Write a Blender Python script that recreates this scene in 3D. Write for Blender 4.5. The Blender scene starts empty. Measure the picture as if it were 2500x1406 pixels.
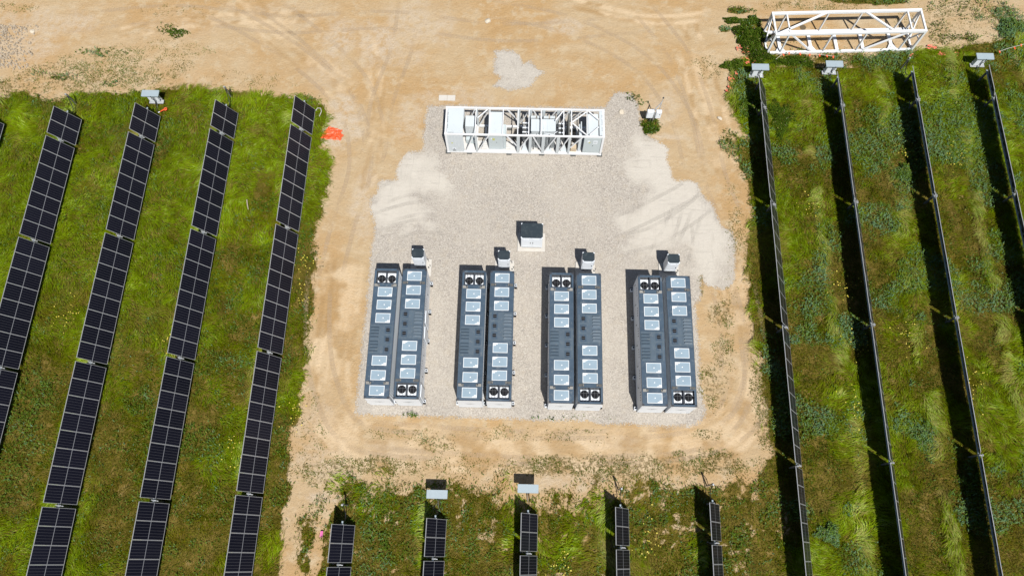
import bpy, bmesh, math, random
import numpy as np
from mathutils import Vector, Matrix

# ------------------------------------------------------------------ camera, sky, sun, exposure
scene = bpy.context.scene
COL = scene.collection
rad = math.radians
CAM_H, CAM_PITCH, CAM_ROLL, CAM_YAW = 52.547, 0.337211, -0.011634, 0.034281
cam_data = bpy.data.cameras.new('camera')
cam_data.sensor_width = 36.0
cam_data.lens = 36.0 * 1819.6 / 2500
cam_data.clip_end = 6000
camera = bpy.data.objects.new('camera', cam_data)
COL.objects.link(camera)
_ex = Vector((math.cos(CAM_YAW), math.sin(CAM_YAW), 0))
_ey = Vector((-math.sin(CAM_YAW), math.cos(CAM_YAW), 0))
_ez = Vector((0, 0, 1))
_fwd = _ey * math.sin(CAM_PITCH) - _ez * math.cos(CAM_PITCH)
_up0 = _ey * math.cos(CAM_PITCH) + _ez * math.sin(CAM_PITCH)
_right = _ex * math.cos(CAM_ROLL) + _up0 * math.sin(CAM_ROLL)
_up = -_ex * math.sin(CAM_ROLL) + _up0 * math.cos(CAM_ROLL)
_m = Matrix((_right, _up, -_fwd)).transposed().to_4x4()
_m.translation = (0, 0, CAM_H)
camera.matrix_world = _m
scene.camera = camera

SUN_DIR = Vector((0.185, -0.543, 1.0)).normalized()      # towards the sun
world = bpy.data.worlds.new('World')
scene.world = world
world.use_nodes = True
wn = world.node_tree
sky = wn.nodes.new('ShaderNodeTexSky')
sky.sky_type = 'NISHITA'
sky.sun_disc = False
sky.sun_elevation = math.asin(SUN_DIR.z)
sky.sun_rotation = math.atan2(SUN_DIR.x, SUN_DIR.y)
wn.links.new(sky.outputs[0], wn.nodes['Background'].inputs[0])
wn.nodes['Background'].inputs[1].default_value = 0.05
sun_data = bpy.data.lights.new('sun', 'SUN')
sun_data.energy = 5.0
sun_data.angle = rad(0.5)
sun_data.color = (1.0, 0.965, 0.91)
sun = bpy.data.objects.new('sun', sun_data)
COL.objects.link(sun)
sun.rotation_euler = SUN_DIR.to_track_quat('Z', 'Y').to_euler()
scene.view_settings.view_transform = 'Standard'
scene.view_settings.look = 'None'
scene.view_settings.exposure = 0.42
scene.view_settings.gamma = 1.0

# world-space outlines, metres
FIELD_WEST = [(-53.16,33.42),(-43.17,34.17),(-41.22,34.53),(-39.42,34.1),(-37.37,34.02),(-35.09,34.5),(-33.06,34.54),(-31.74,34.73),(-29.8,35.28),(-28.13,35.43),(-25.7,35.17),(-22.93,34.75),(-20.19,34.49),(-18.19,34.69),(-17.0,34.64),(-16.23,33.72),(-16.24,32.26),(-16.18,31.12),(-15.97,30.37),(-15.48,29.83),(-15.15,28.83),(-15.49,27.44),(-15.34,26.01),(-15.67,24.59),(-15.67,22.86),(-15.87,21.49),(-15.49,19.49),(-15.59,18.18),(-15.25,16.26),(-15.44,15.0),(-15.21,13.45),(-15.24,11.93),(-15.31,10.43),(-15.57,8.96),(-15.8,7.23),(-15.55,6.11),(-15.75,4.99),(-15.28,3.63),(-15.56,2.55),(-15.53,0.7),(-15.27,-2.01),(-14.1,-11.29),(-49.37,-12.14)]
FIELD_SOUTH = [(-14.66,2.44),(-13.9,2.64),(-12.85,3.28),(-11.52,4.05),(-10.11,4.02),(-8.46,4.47),(-7.33,4.36),(-6.18,3.98),(-4.53,4.7),(-2.28,4.61),(-0.87,4.51),(-0.07,3.71),(1.67,3.35),(3.9,3.8),(5.3,4.38),(6.69,4.14),(8.39,4.72),(10.04,4.08),(12.3,4.68),(13.96,4.44),(15.68,5.03),(16.88,5.88),(18.06,6.46),(19.75,-1.19),(20.23,-10.46),(-13.29,-11.27),(-14.4,-1.99)]
FIELD_EAST = [(16.76,38.92),(17.26,37.44),(16.71,35.46),(17.0,33.91),(17.82,32.59),(18.18,31.28),(17.11,31.07),(16.9,29.59),(17.47,28.14),(17.77,26.36),(17.41,24.26),(17.24,22.21),(17.03,19.55),(17.08,17.61),(17.23,15.72),(17.39,14.18),(17.53,12.66),(17.54,10.88),(17.59,9.42),(17.63,7.99),(17.79,6.59),(17.13,5.61),(16.51,4.91),(17.84,4.13),(19.75,-1.19),(20.23,-10.46),(46.62,-9.82),(59.66,43.43),(43.76,43.32),(41.51,42.44),(39.24,41.35),(37.08,40.81),(34.98,40.52),(32.69,40.07),(28.04,39.81),(23.92,39.64),(21.18,39.59),(20.12,39.93),(20.02,41.17),(19.7,42.21),(19.23,42.83),(18.14,42.26),(17.99,41.13),(18.91,40.19),(19.18,39.3)]
PAD_OUTLINE = [(-7.89,34.01),(-8.13,30.91),(-7.93,29.8),(-9.24,29.7),(-9.86,28.76),(-10.02,27.96),(-9.91,27.27),(-11.25,27.1),(-11.38,25.88),(-11.77,25.63),(-11.78,24.64),(-11.47,23.91),(-11.34,23.19),(-11.26,22.23),(-11.44,21.72),(-11.37,20.25),(-11.4,16.35),(-11.46,12.62),(-11.47,10.52),(-11.48,9.03),(-11.28,8.71),(-9.74,8.69),(-7.72,8.73),(-1.85,8.69),(-0.66,8.66),(1.07,8.62),(5.1,8.62),(5.98,8.41),(7.19,8.53),(8.86,8.45),(10.26,8.39),(12.35,8.47),(12.98,8.89),(13.2,9.61),(13.13,10.4),(12.94,11.66),(13.04,13.81),(12.95,17.36),(13.38,18.01),(13.52,19.77),(13.76,19.12),(14.17,18.83),(15.1,18.73),(15.72,18.87),(16.01,19.43),(16.23,21.58),(16.31,22.56),(16.04,23.58),(15.36,23.66),(15.05,24.69),(14.73,25.63),(13.93,26.57),(13.79,27.42),(13.32,27.66),(11.97,27.59),(11.77,28.02),(11.64,28.67),(11.38,29.54),(11.58,30.29),(11.25,30.84),(10.25,31.34),(9.62,32.12),(9.39,33.06),(9.34,34.48),(8.7,35.56),(7.46,35.66),(6.97,34.98),(6.59,34.12),(0.68,34.07),(-6.36,34.12)]
PATCH_OUTLINE = [(-2.5,39.47),(-1.26,39.58),(-0.46,39.06),(-0.24,38.13),(0.44,38.67),(0.89,37.95),(1.68,37.36),(0.81,36.71),(0.48,36.02),(-1.34,35.63),(-2.63,35.96),(-1.88,36.89),(-2.6,37.28)]
FINES_WEST = [(-9.24,29.7),(-7.77,29.77),(-7.41,29.26),(-7.17,27.98),(-6.31,27.1),(-7.57,26.53),(-8.16,25.81),(-7.29,24.6),(-7.4,23.72),(-9.27,23.34),(-10.82,22.96),(-11.44,23.64),(-11.79,24.67),(-11.6,25.45),(-11.22,25.89),(-11.15,26.99),(-9.97,27.27),(-10.04,28.1),(-9.82,28.76)]
FINES_EAST = [(8.61,31.45),(10.31,31.26),(11.28,30.84),(11.58,30.21),(11.41,29.47),(11.67,28.67),(11.97,27.59),(13.32,27.66),(13.96,26.46),(14.63,25.59),(15.6,23.53),(15.97,22.18),(15.41,20.83),(14.11,19.81),(13.24,20.78),(12.72,22.45),(10.83,22.07),(8.97,22.37),(7.43,23.18),(8.42,24.76),(10.36,25.85),(9.45,27.25),(8.18,27.59),(8.05,29.03),(9.05,29.79)]
TRACKS = [[(-13.05,19.88),(-13.12,15.05),(-13.32,11.07),(-11.88,7.75),(-8.93,6.88),(1.06,6.77),(9.61,7.16),(13.93,8.05),(15.87,10.26),(16.56,14.16),(16.12,18.88),(16.33,20.85)],[(-13.54,20.2),(-13.64,15.04),(-13.96,11.06),(-12.4,7.17),(-8.89,6.32),(1.07,6.27),(9.59,6.68),(14.46,7.5),(16.54,10.27),(17.16,14.17),(16.64,18.89),(16.8,20.86)],[(-25.64,43.85),(-20.41,38.9),(-15.83,34.78)],[(-24.26,44.1),(-19.07,39.34),(-14.88,35.39)],[(-14.04,41.1),(-12.99,37.02),(-12.32,31.2),(-12.71,26.42)],[(12.42,42.48),(13.73,34.81),(14.33,28.44)],[(13.47,42.5),(15.23,34.84),(15.95,28.47)],[(-34.19,40.28),(-27.43,41.67),(-18.37,42.28)],[(4.06,44.02),(11.03,42.45),(18.06,43.44)]]
RUTS = [[(-14.43,4.33),(-14.97,2.7),(-15.25,0.71),(-14.64,-3.84)],[(-12.62,2.67),(-13.15,0.36),(-13.39,-3.81)]]
ROADS = [[(-15.19,20.16),(-14.84,15.01),(-13.96,11.06),(-12.02,7.75),(-8.92,6.77),(-4.06,6.71)],[(-10.41,7.36),(-4.65,7.06),(1.06,6.91),(6.76,7.12),(11.9,7.58),(14.71,9.07),(15.99,11.73)],[(-4.62,6.41),(3.91,6.55),(10.73,6.93),(15.08,8.22),(16.88,10.86),(17.0,14.78),(16.57,19.21)],[(14.18,9.64),(15.41,12.62),(15.54,16.31),(15.11,18.86)],[(-28.91,44.22),(-23.92,41.75),(-18.59,38.12),(-14.39,33.84),(-12.91,28.59),(-13.81,22.9),(-14.42,18.21)],[(-22.87,44.34),(-18.18,40.6),(-13.94,36.2),(-11.99,31.21),(-12.09,28.61)],[(-3.69,43.86),(3.35,42.3),(9.51,38.7),(12.66,33.63),(13.69,28.42)],[(-10.1,44.6),(-10.44,39.51),(-11.71,33.89),(-11.53,29.72)],[(9.7,44.56),(12.95,39.17),(14.47,33.28),(15.12,28.09),(16.28,24.24)],[(-39.71,41.43),(-30.42,42.68),(-20.42,41.82),(-11.7,42.42),(-1.17,41.36),(11.03,42.66)]]
PAD_TRACKS = [[(6.8,23.34),(9.68,24.79),(12.29,26.32),(13.62,27.27)],[(7.09,21.99),(10.24,22.9),(13.16,24.86),(14.44,26.01)],[(10.15,20.72),(11.5,23.1),(12.5,25.37)],[(11.36,20.08),(12.34,22.44),(13.17,25.04)],[(13.2,20.12),(13.79,22.13),(13.82,24.18)],[(-11.49,23.46),(-9.03,24.38),(-6.82,24.78)],[(-11.21,25.74),(-8.87,26.68),(-6.42,26.2)],[(-9.87,22.98),(-7.38,23.55),(-3.89,23.11)]]
CLUMPS = [(-30.42,41.11,0.9,0.6,0.35,0.3),(18.28,44.0,1.2,0.3,1,0.3),(10.13,32.62,0.8,0.7,1,0.35),(8.89,35.18,0.6,0.5,0.5,0.25),(9.44,34.72,0.5,0.3,0.4,0.2),(16.9,41.94,0.5,0.25,0.8,0.25),(29.8,45.18,3,0.35,0.9,0.3),(38.78,44.5,3.0,1.3,0.45,0.3),(35.67,44.65,1.2,0.7,0.35,0.2),(40.8,44.11,1.5,1,0.6,0.3),(41.55,42.65,1.6,0.8,0.9,0.4),(34.9,42.1,1.3,1.2,0.5,0.25),(36.86,41.51,1.5,0.5,0.6,0.3),(-1.42,8.99,1.0,0.12,0.0,0.1),(-7.63,8.79,0.6,0.14,0.7,0.15),(2.48,8.73,1.5,0.15,0.4,0.12),(-35.21,38.39,1.6,0.5,0.5,0.2),(-37.0,38.64,0.8,0.4,0.35,0.2),(-40.48,36.46,0.8,0.4,0.5,0.2),(-38.51,36.1,1.2,0.35,0.6,0.25),(-34.29,35.58,0.8,0.4,0.5,0.2),(16.6,30.69,0.9,1.2,0.55,0.3),(-43.11,35.28,0.7,0.4,0.5,0.25)]
WEEDS = [(-33.63,37.4,5,1.6,0.3),(-36.8,36.13,6,1.6,0.45),(-32.37,36.22,4,1.2,0.4),(-29.8,39.12,3,1,0.15),(-29.75,42.91,3,0.6,0.18),(-41.39,35.24,4,1,0.4),(-23.14,36.21,4,0.8,0.15),(-44.34,43.04,2,0.6,0.2),(-7.25,7.43,3,0.5,0.32),(-5.79,6.89,2.2,0.8,0.4),(1.05,7.62,5,0.6,0.22),(13.35,7.9,1,0.4,0.3),(13.84,11.09,1.0,1.6,0.45),(14.91,13.82,0.8,2.2,0.4),(14.81,16.61,1.1,1.4,0.5),(17.02,10.87,0.6,2.5,0.5),(17.3,9.13,0.7,2,0.5),(16.54,23.55,0.7,2.6,0.25),(16.46,26.69,0.8,1.5,0.3),(15.9,19.2,0.5,2,0.15),(-10.21,5.12,4,0.7,0.5),(-13.01,4.78,2.5,1,0.45),(-14.32,6.42,1,1.6,0.25),(-15.19,8.97,0.8,2.5,0.22),(-4.57,5.52,4,0.6,0.25),(2.49,5.41,4,0.8,0.6),(8.13,5.54,5,0.8,0.6),(13.5,5.94,3,0.8,0.55),(6.17,6.05,3,0.4,0.4),(15.31,38.61,1.5,0.7,0.2),(15.58,37.61,1.2,0.5,0.25),(25.17,44.65,5,0.6,0.35),(36.57,43.81,4,2,0.3),(26.78,40.68,5,0.8,0.06),(13.49,18.82,0.3,1.2,0.5),(3.63,8.88,3,0.25,0.18),(7.33,32.75,0.01,0.01,0)]
PALE = [(-9.22,42.04,3,2.5,0.6),(-12.2,39.89,2,2,0.8),(-15.68,40.03,1.6,2,0.7),(-15.13,41.5,2,1,0.6),(-11.41,38.67,3,1.5,0.5),(-14.78,32.67,2,2.2,0.9),(-15.23,30.58,1.2,0.5,0.9),(-41.11,41.4,4,1.4,0.6),(-42.37,39.28,3,1.5,0.6),(3.53,42.3,1.6,1,0.7),(-5.38,34.8,4,1,0.5),(-9.26,32.4,1.2,2,0.5),(-12.58,25.01,1,2,0.7),(-12.08,22.93,1,1.2,0.5),(-12.13,27.15,0.8,0.8,0.6),(-13.07,5.33,2.5,1.5,0.5),(-13.97,8.42,1.2,1.5,0.5),(-8.6,6.27,2,0.8,0.45),(5.91,7.16,3,0.7,0.5),(3.9,4.89,2.5,1,0.5),(11.37,34.37,1.3,1.8,0.5),(11.9,31.52,2,0.3,0.7),(-13.1,3.01,1.5,0.4,0.7),(-29.53,41.63,4,1.5,0.2),(-20.53,42.66,4,1.6,0.3),(-16.4,36.95,2,2,0.4)]

# ------------------------------------------------------------------ helpers
rng = np.random.default_rng(7)
random.seed(7)


class MB:
    """collects boxes, bars, tubes and plates; build() links them as one mesh object"""
    def __init__(self):
        self.v, self.f, self.mi = [], [], []

    def add(self, vs, fs, m=0):
        n = len(self.v)
        self.v += [tuple(p) for p in vs]
        self.f += [tuple(i + n for i in f) for f in fs]
        self.mi += [m] * len(fs)
        return self

    def box(self, x0, x1, y0, y1, z0, z1, m=0):
        vs = [(x, y, z) for z in (z0, z1) for y in (y0, y1) for x in (x0, x1)]
        fs = [(0, 2, 3, 1), (4, 5, 7, 6), (0, 1, 5, 4), (2, 6, 7, 3), (0, 4, 6, 2), (1, 3, 7, 5)]
        return self.add(vs, fs, m)

    def bar(self, a, b, w, h=None, m=0, up=(0, 0, 1)):
        """rectangular bar from a to b, w across, h along 'up'"""
        h = h or w
        a, b = Vector(a), Vector(b)
        d = (b - a).normalized()
        u = Vector(up)
        if abs(d.dot(u)) > .99:
            u = Vector((0, 1, 0))
        s = d.cross(u).normalized()
        u = s.cross(d).normalized()
        vs = []
        for p in (a, b):
            for i, j in ((-1, -1), (1, -1), (1, 1), (-1, 1)):
                vs.append(p + s * (i * w / 2) + u * (j * h / 2))
        return self.add(vs, [(3, 2, 1, 0), (4, 5, 6, 7), (0, 1, 5, 4), (1, 2, 6, 5), (2, 3, 7, 6), (3, 0, 4, 7)], m)

    def tube(self, pts, r, n=8, m=0, cap=True):
        pts = [Vector(p) for p in pts]
        vs, fs = [], []
        ref = None
        for i, p in enumerate(pts):
            d = (pts[min(i + 1, len(pts) - 1)] - pts[max(i - 1, 0)]).normalized()
            if ref is None:
                ref = Vector((0, 0, 1)) if abs(d.z) < .9 else Vector((1, 0, 0))
            s = d.cross(ref).normalized()
            ref = s.cross(d).normalized()
            rr = r[i] if isinstance(r, (list, tuple)) else r
            for k in range(n):
                t = 2 * math.pi * k / n
                vs.append(p + s * (rr * math.cos(t)) + ref * (rr * math.sin(t)))
        for i in range(len(pts) - 1):
            for k in range(n):
                fs.append((i * n + k, (i + 1) * n + k, (i + 1) * n + (k + 1) % n, i * n + (k + 1) % n))
        if cap:
            fs.append(tuple(range(n)))
            fs.append(tuple((len(pts) - 1) * n + k for k in reversed(range(n))))
        return self.add(vs, fs, m)

    def disc(self, c, r, h, n=20, m=0):
        x, y, z = c
        vs = [(x + r * math.cos(2 * math.pi * k / n), y + r * math.sin(2 * math.pi * k / n), zz) for zz in (z, z + h) for k in range(n)]
        fs = [tuple(range(n, 2 * n)), tuple(reversed(range(n)))]
        fs += [(k, (k + 1) % n, n + (k + 1) % n, n + k) for k in range(n)]
        return self.add(vs, fs, m)

    def plate(self, pts, th, m=0):
        """flat polygon (any plane) given a thickness"""
        pts = [Vector(p) for p in pts]
        nrm = (pts[1] - pts[0]).cross(pts[2] - pts[0]).normalized()
        n = len(pts)
        vs = pts + [p - nrm * th for p in pts]
        fs = [tuple(range(n)), tuple(reversed(range(n, 2 * n)))]
        fs += [(k, n + k, n + (k + 1) % n, (k + 1) % n) for k in range(n)]
        return self.add(vs, fs, m)

    def mesh(self, name, mats, bevel=0):
        me = bpy.data.meshes.new(name)
        me.from_pydata(self.v, [], self.f)
        for m in (mats if isinstance(mats, (list, tuple)) else [mats]):
            me.materials.append(m)
        me.polygons.foreach_set('material_index', self.mi)
        if bevel:
            bm = bmesh.new()
            bm.from_mesh(me)
            bmesh.ops.bevel(bm, geom=bm.edges[:], offset=bevel, segments=1, affect='EDGES', clamp_overlap=True)
            bm.to_mesh(me)
            bm.free()
        me.update()
        return me

    def build(self, name, mats, parent=None, loc=(0, 0, 0), bevel=0):
        return link(name, self.mesh(name, mats, bevel), parent, loc)


def link(name, me, parent=None, loc=(0, 0, 0), rot=(0, 0, 0)):
    o = bpy.data.objects.new(name, me)
    COL.objects.link(o)
    o.location = loc
    o.rotation_euler = rot
    if parent:
        o.parent = parent
    return o


def tag(o, label=None, cat=None, group=None, kind=None):
    if label: o['label'] = label
    if cat: o['category'] = cat
    if group: o['group'] = group
    if kind: o['kind'] = kind
    return o


def empty(name, loc, rz=0, label=None, cat=None, group=None):
    o = bpy.data.objects.new(name, None)
    COL.objects.link(o)
    o.empty_display_size = .3
    o.location = loc
    o.rotation_euler = (0, 0, rz)
    return tag(o, label, cat, group)


def kids(o):
    return [c for c in bpy.data.objects if c.parent == o]


def copy_tree(o, parent=None):
    c = o.copy()
    COL.objects.link(c)
    c.parent = parent
    for ch in kids(o):
        copy_tree(ch, c)
    return c


# ------------------------------------------------------------------ materials
class NT:
    def __init__(self, name):
        self.mat = bpy.data.materials.new(name)
        self.mat.use_nodes = True
        self.t = self.mat.node_tree
        self.p = self.t.nodes['Principled BSDF']

    def n(self, typ, **kw):
        nd = self.t.nodes.new('ShaderNode' + typ)
        for k, v in kw.items():
            setattr(nd, k, v)
        return nd

    def l(self, a, b):
        self.t.links.new(a, b)

    def co(self, kind='Object', scale=(1, 1, 1), rot=0):
        tc = self.n('TexCoord')
        mp = self.n('Mapping')
        mp.inputs['Scale'].default_value = scale
        mp.inputs['Rotation'].default_value = (0, 0, rot)
        self.l(tc.outputs[kind], mp.inputs[0])
        return mp.outputs[0]

    def noise(self, vec, scale, detail=3, rough=.55, out='Fac', dist=0):
        nd = self.n('TexNoise')
        nd.inputs['Scale'].default_value = scale
        nd.inputs['Detail'].default_value = detail
        nd.inputs['Roughness'].default_value = rough
        nd.inputs['Distortion'].default_value = dist
        if vec is not None:
            self.l(vec, nd.inputs['Vector'])
        return nd.outputs[out]

    def vor(self, vec, scale, out='Color', feature='F1'):
        nd = self.n('TexVoronoi', feature=feature)
        nd.inputs['Scale'].default_value = scale
        self.l(vec, nd.inputs['Vector'])
        return nd.outputs[out]

    def ramp(self, fac, stops, interp='LINEAR'):
        nd = self.n('ValToRGB')
        cr = nd.color_ramp
        cr.interpolation = interp
        while len(cr.elements) < len(stops):
            cr.elements.new(.5)
        for e, (p, c) in zip(cr.elements, stops):
            e.position = p
            e.color = (c, c, c, 1) if isinstance(c, (int, float)) else (*c, 1)
        self.l(fac, nd.inputs[0])
        return nd.outputs[0]

    def val(self, s, x):
        if isinstance(x, (int, float)):
            s.default_value = x
        elif isinstance(x, tuple):
            s.default_value = (*x, 1) if len(x) == 3 else x
        else:
            self.l(x, s)

    def math(self, op, a, b=0.0, c=None, clamp=False):
        nd = self.n('Math', operation=op, use_clamp=clamp)
        self.val(nd.inputs[0], a)
        self.val(nd.inputs[1], b)
        if c is not None:
            self.val(nd.inputs[2], c)
        return nd.outputs[0]

    def mix(self, fac, a, b, blend='MIX'):
        nd = self.n('MixRGB', blend_type=blend)
        self.val(nd.inputs[0], fac)
        self.val(nd.inputs[1], a)
        self.val(nd.inputs[2], b)
        return nd.outputs[0]

    def step(self, x, lo, hi):
        nd = self.n('MapRange', interpolation_type='SMOOTHSTEP')
        self.val(nd.inputs[0], x)
        nd.inputs[1].default_value = lo
        nd.inputs[2].default_value = hi
        return nd.outputs[0]

    def attr(self, name, out='Fac'):
        nd = self.n('Attribute', attribute_name=name)
        return nd.outputs[out]

    def bump(self, h, strength, dist=.02):
        nd = self.n('Bump')
        nd.inputs['Strength'].default_value = strength
        nd.inputs['Distance'].default_value = dist
        self.l(h, nd.inputs['Height'])
        self.l(nd.outputs[0], self.p.inputs['Normal'])

    def done(self, color=None, rough=.6, metal=0.0, spec=.5, k=.73):
        if color is not None:
            if k != 1:
                color = self.mix(1.0, color, (k, k, k), 'MULTIPLY')
            self.val(self.p.inputs['Base Color'], color)
        self.val(self.p.inputs['Roughness'], rough)
        self.val(self.p.inputs['Metallic'], metal)
        self.p.inputs['Specular IOR Level'].default_value = spec
        return self.mat


def paint(name, c, rough=.5, metal=0.0, var=.08, scale=2.5, dirt=None, spec=.5, k=.73):
    """painted or plain surface with cloudy wear; dirt = colour of dust that gathers in patches"""
    t = NT(name)
    v = t.n('NewGeometry').outputs['Position']
    n1 = t.noise(v, scale, 4)
    k0, k1 = 1 - var, 1 + var
    col = t.mix(n1, tuple(min(1, x * k0) for x in c), tuple(min(1, x * k1) for x in c))
    if dirt:
        n2 = t.noise(v, scale * 2.2, 5, .65)
        col = t.mix(t.math('MULTIPLY', t.step(n2, .52, .78), dirt[1]), col, dirt[0])
    r = t.math('MULTIPLY_ADD', n1, .2, rough - .1)
    return t.done(col, r, metal, spec, k)


M = {}
M['panel_rim'] = paint('pale_panel_rim', (.62, .64, .65), .45, var=.05, k=1)
M['bracket'] = paint('weathered_bracket', (.19, .185, .17), .6, var=.25, scale=5)
M['white'] = paint('white_paint', (.625, .665, .71), .45, dirt=((.50, .50, .48), .25), var=.03, k=1)
M['steel_white'] = paint('white_steel_paint', (.64, .655, .67), .45, dirt=((.50, .48, .44), .3), var=.03, k=1)
M['skid'] = paint('pale_grey_paint', (.44, .48, .50), .45, dirt=((.40, .39, .36), .3), var=.04, k=1)
M['skid_light'] = paint('light_grey_roof_paint', (.47, .515, .54), .4, dirt=((.36, .36, .36), .4), var=.04, scale=1.2, k=1)
M['skid_door'] = paint('grey_green_door_paint', (.40, .455, .47), .4, var=.03, k=1)
M['floor'] = paint('bright_floor_plate', (.72, .71, .69), .5, dirt=((.50, .44, .36), .7), var=.05)
M['dark'] = paint('dark_rubber', (.012, .013, .016), .75, var=.2, spec=.15)
M['black_fan'] = paint('black_fan_plastic', (.010, .011, .014), .7, var=.2, spec=.2)
M['grille'] = paint('grey_wire_guard', (.10, .105, .115), .6, .0)
M['roof'] = paint('slate_roof_paint', (.058, .094, .138), .42, dirt=((.24, .265, .275), .60), var=.30, scale=1.7)
M['roof_lip'] = paint('dark_roof_edge', (.055, .062, .075), .4, var=.12)
M['louvre'] = paint('slate_louvre_paint', (.090, .128, .168), .6, var=.2, dirt=((.24, .25, .24), .5), spec=.25)
M['vent_glass'] = paint('pale_blue_panel', (.31, .41, .49), .35, var=.14, scale=1.3, dirt=((.42, .48, .51), .35))
M['galv'] = paint('galvanised_steel', (.35, .425, .47), .5, .0, var=.10, scale=7, dirt=((.46, .52, .55), .5), spec=.3)
M['galv_bright'] = paint('bright_galvanised', (.68, .70, .72), .38, .45, var=.1, scale=9)
M['alu'] = paint('panel_aluminium', (.56, .57, .59), .4, .3, var=.05)
M['back'] = paint('panel_backsheet', (.028, .03, .036), .5, var=.1)
M['concrete'] = paint('pale_concrete', (.62, .59, .54), .85, var=.08, dirt=((.5, .44, .36), .5), scale=3)
M['plinth'] = paint('dark_grey_plinth', (.11, .115, .11), .6, var=.1)
M['cab_roof'] = paint('charcoal_roof', (.030, .044, .054), .42, dirt=((.13, .15, .15), .5), var=.2, scale=2)
M['cable'] = paint('black_cable', (.015, .015, .017), .5, var=.1)
M['yellow'] = paint('yellow_sticker', (.55, .56, .16), .5, var=.05)
M['print'] = paint('dark_print', (.06, .065, .07), .6, var=.1)
M['orange'] = paint('orange_plastic', (.85, .11, .028), .5, var=.22, scale=5)
M['orange_faded'] = paint('faded_orange_mesh', (.80, .20, .12), .6, var=.2, scale=6)
M['pink'] = paint('pink_plastic', (.75, .15, .42), .5)
M['rope'] = paint('pale_rope', (.55, .52, .46), .8)
M['rock'] = paint('chalky_rock', (.62, .55, .44), .9, var=.2, scale=6)
M['rock_grey'] = paint('grey_rubble_stone', (.49, .41, .31), .95, var=.28, scale=2)
M['wood'] = paint('bleached_stick', (.45, .38, .28), .8)
M['post'] = paint('dull_steel_post', (.30, .31, .32), .5, .4, var=.1)


def make_cells():
    t = NT('solar_cells')
    tc = t.n('TexCoord')
    sx = t.n('SeparateXYZ')
    t.l(tc.outputs['Object'], sx.inputs[0])
    # cell columns along the short side (Y), half cells along the long side (X)
    def lines(coord, pitch, width):
        f = t.math('FRACT', t.math('ADD', t.math('DIVIDE', coord, pitch), .5 + 40))
        d = t.math('MULTIPLY', t.math('ABSOLUTE', t.math('SUBTRACT', f, .5)), pitch)
        return t.step(d, width, width * .55)
    ly = lines(t.math('ADD', sx.outputs[1], 0), 1.10 / 6, .0085)
    lx = lines(sx.outputs[0], 2.19 / 24, .006)
    mid = t.step(t.math('ABSOLUTE', sx.outputs[0]), .020, .013)
    oi = t.n('ObjectInfo')
    base = t.mix(oi.outputs['Random'], (.0040, .0048, .0110), (.0090, .0096, .0195))
    cloud = t.noise(t.co(scale=(1, 1, 1)), .9, 2)
    base = t.mix(t.math('MULTIPLY', cloud, .4), base, (.011, .011, .019))
    c = t.mix(t.math('MULTIPLY', lx, .30), base, (.07, .07, .085))
    dash = t.math('MULTIPLY', ly, t.math('SUBTRACT', 1, t.math('MULTIPLY', lx, .5)))
    c = t.mix(t.math('MULTIPLY', dash, .55), c, (.16, .16, .18))
    c = t.mix(mid, c, (.30, .31, .34))
    return t.done(c, .3, 0, .10)


M['cells'] = make_cells()


# ------------------------------------------------------------------ numpy noise and outlines
def _hash(ix, iy, seed):
    h = (ix.astype(np.int64) * 374761393 + iy.astype(np.int64) * 668265263 + seed * 1274126177) & 0xFFFFFFFF
    h = ((h ^ (h >> 13)) * 1274126177) & 0xFFFFFFFF
    return ((h ^ (h >> 16)) & 0xFFFF) / 65535.0


def vnoise(x, y, scale, seed=0):
    x = x * scale; y = y * scale
    ix = np.floor(x); iy = np.floor(y)
    fx = x - ix; fy = y - iy
    fx = fx * fx * (3 - 2 * fx); fy = fy * fy * (3 - 2 * fy)
    a = _hash(ix, iy, seed); b = _hash(ix + 1, iy, seed)
    c = _hash(ix, iy + 1, seed); d = _hash(ix + 1, iy + 1, seed)
    return (a * (1 - fx) + b * fx) * (1 - fy) + (c * (1 - fx) + d * fx) * fy


def fbm(x, y, scale, oct=4, seed=0):
    s = 0; amp = .5; tot = 0
    for o in range(oct):
        s = s + amp * vnoise(x, y, scale * 2.03 ** o, seed + o * 17)
        tot += amp; amp *= .55
    return s / tot


def sdf(poly, x, y):
    """signed distance, positive inside"""
    d = np.full(x.shape, 1e9); ins = np.zeros(x.shape, bool)
    n = len(poly)
    for i in range(n):
        ax, ay = poly[i]; bx, by = poly[(i + 1) % n]
        ex, ey = bx - ax, by - ay
        t = np.clip(((x - ax) * ex + (y - ay) * ey) / (ex * ex + ey * ey + 1e-9), 0, 1)
        d = np.minimum(d, (x - ax - t * ex) ** 2 + (y - ay - t * ey) ** 2)
        if ay != by:
            c = ((ay > y) != (by > y)) & (x < (bx - ax) * (y - ay) / (by - ay) + ax)
            ins ^= c
    d = np.sqrt(d)
    return np.where(ins, d, -d)


def line_dist(line, x, y):
    d = np.full(x.shape, 1e9)
    for (ax, ay), (bx, by) in zip(line[:-1], line[1:]):
        ex, ey = bx - ax, by - ay
        t = np.clip(((x - ax) * ex + (y - ay) * ey) / (ex * ex + ey * ey + 1e-9), 0, 1)
        d = np.minimum(d, (x - ax - t * ex) ** 2 + (y - ay - t * ey) ** 2)
    return np.sqrt(d)


def sm(x, lo, hi):
    t = np.clip((x - lo) / (hi - lo), 0, 1)
    return t * t * (3 - 2 * t)


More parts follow.
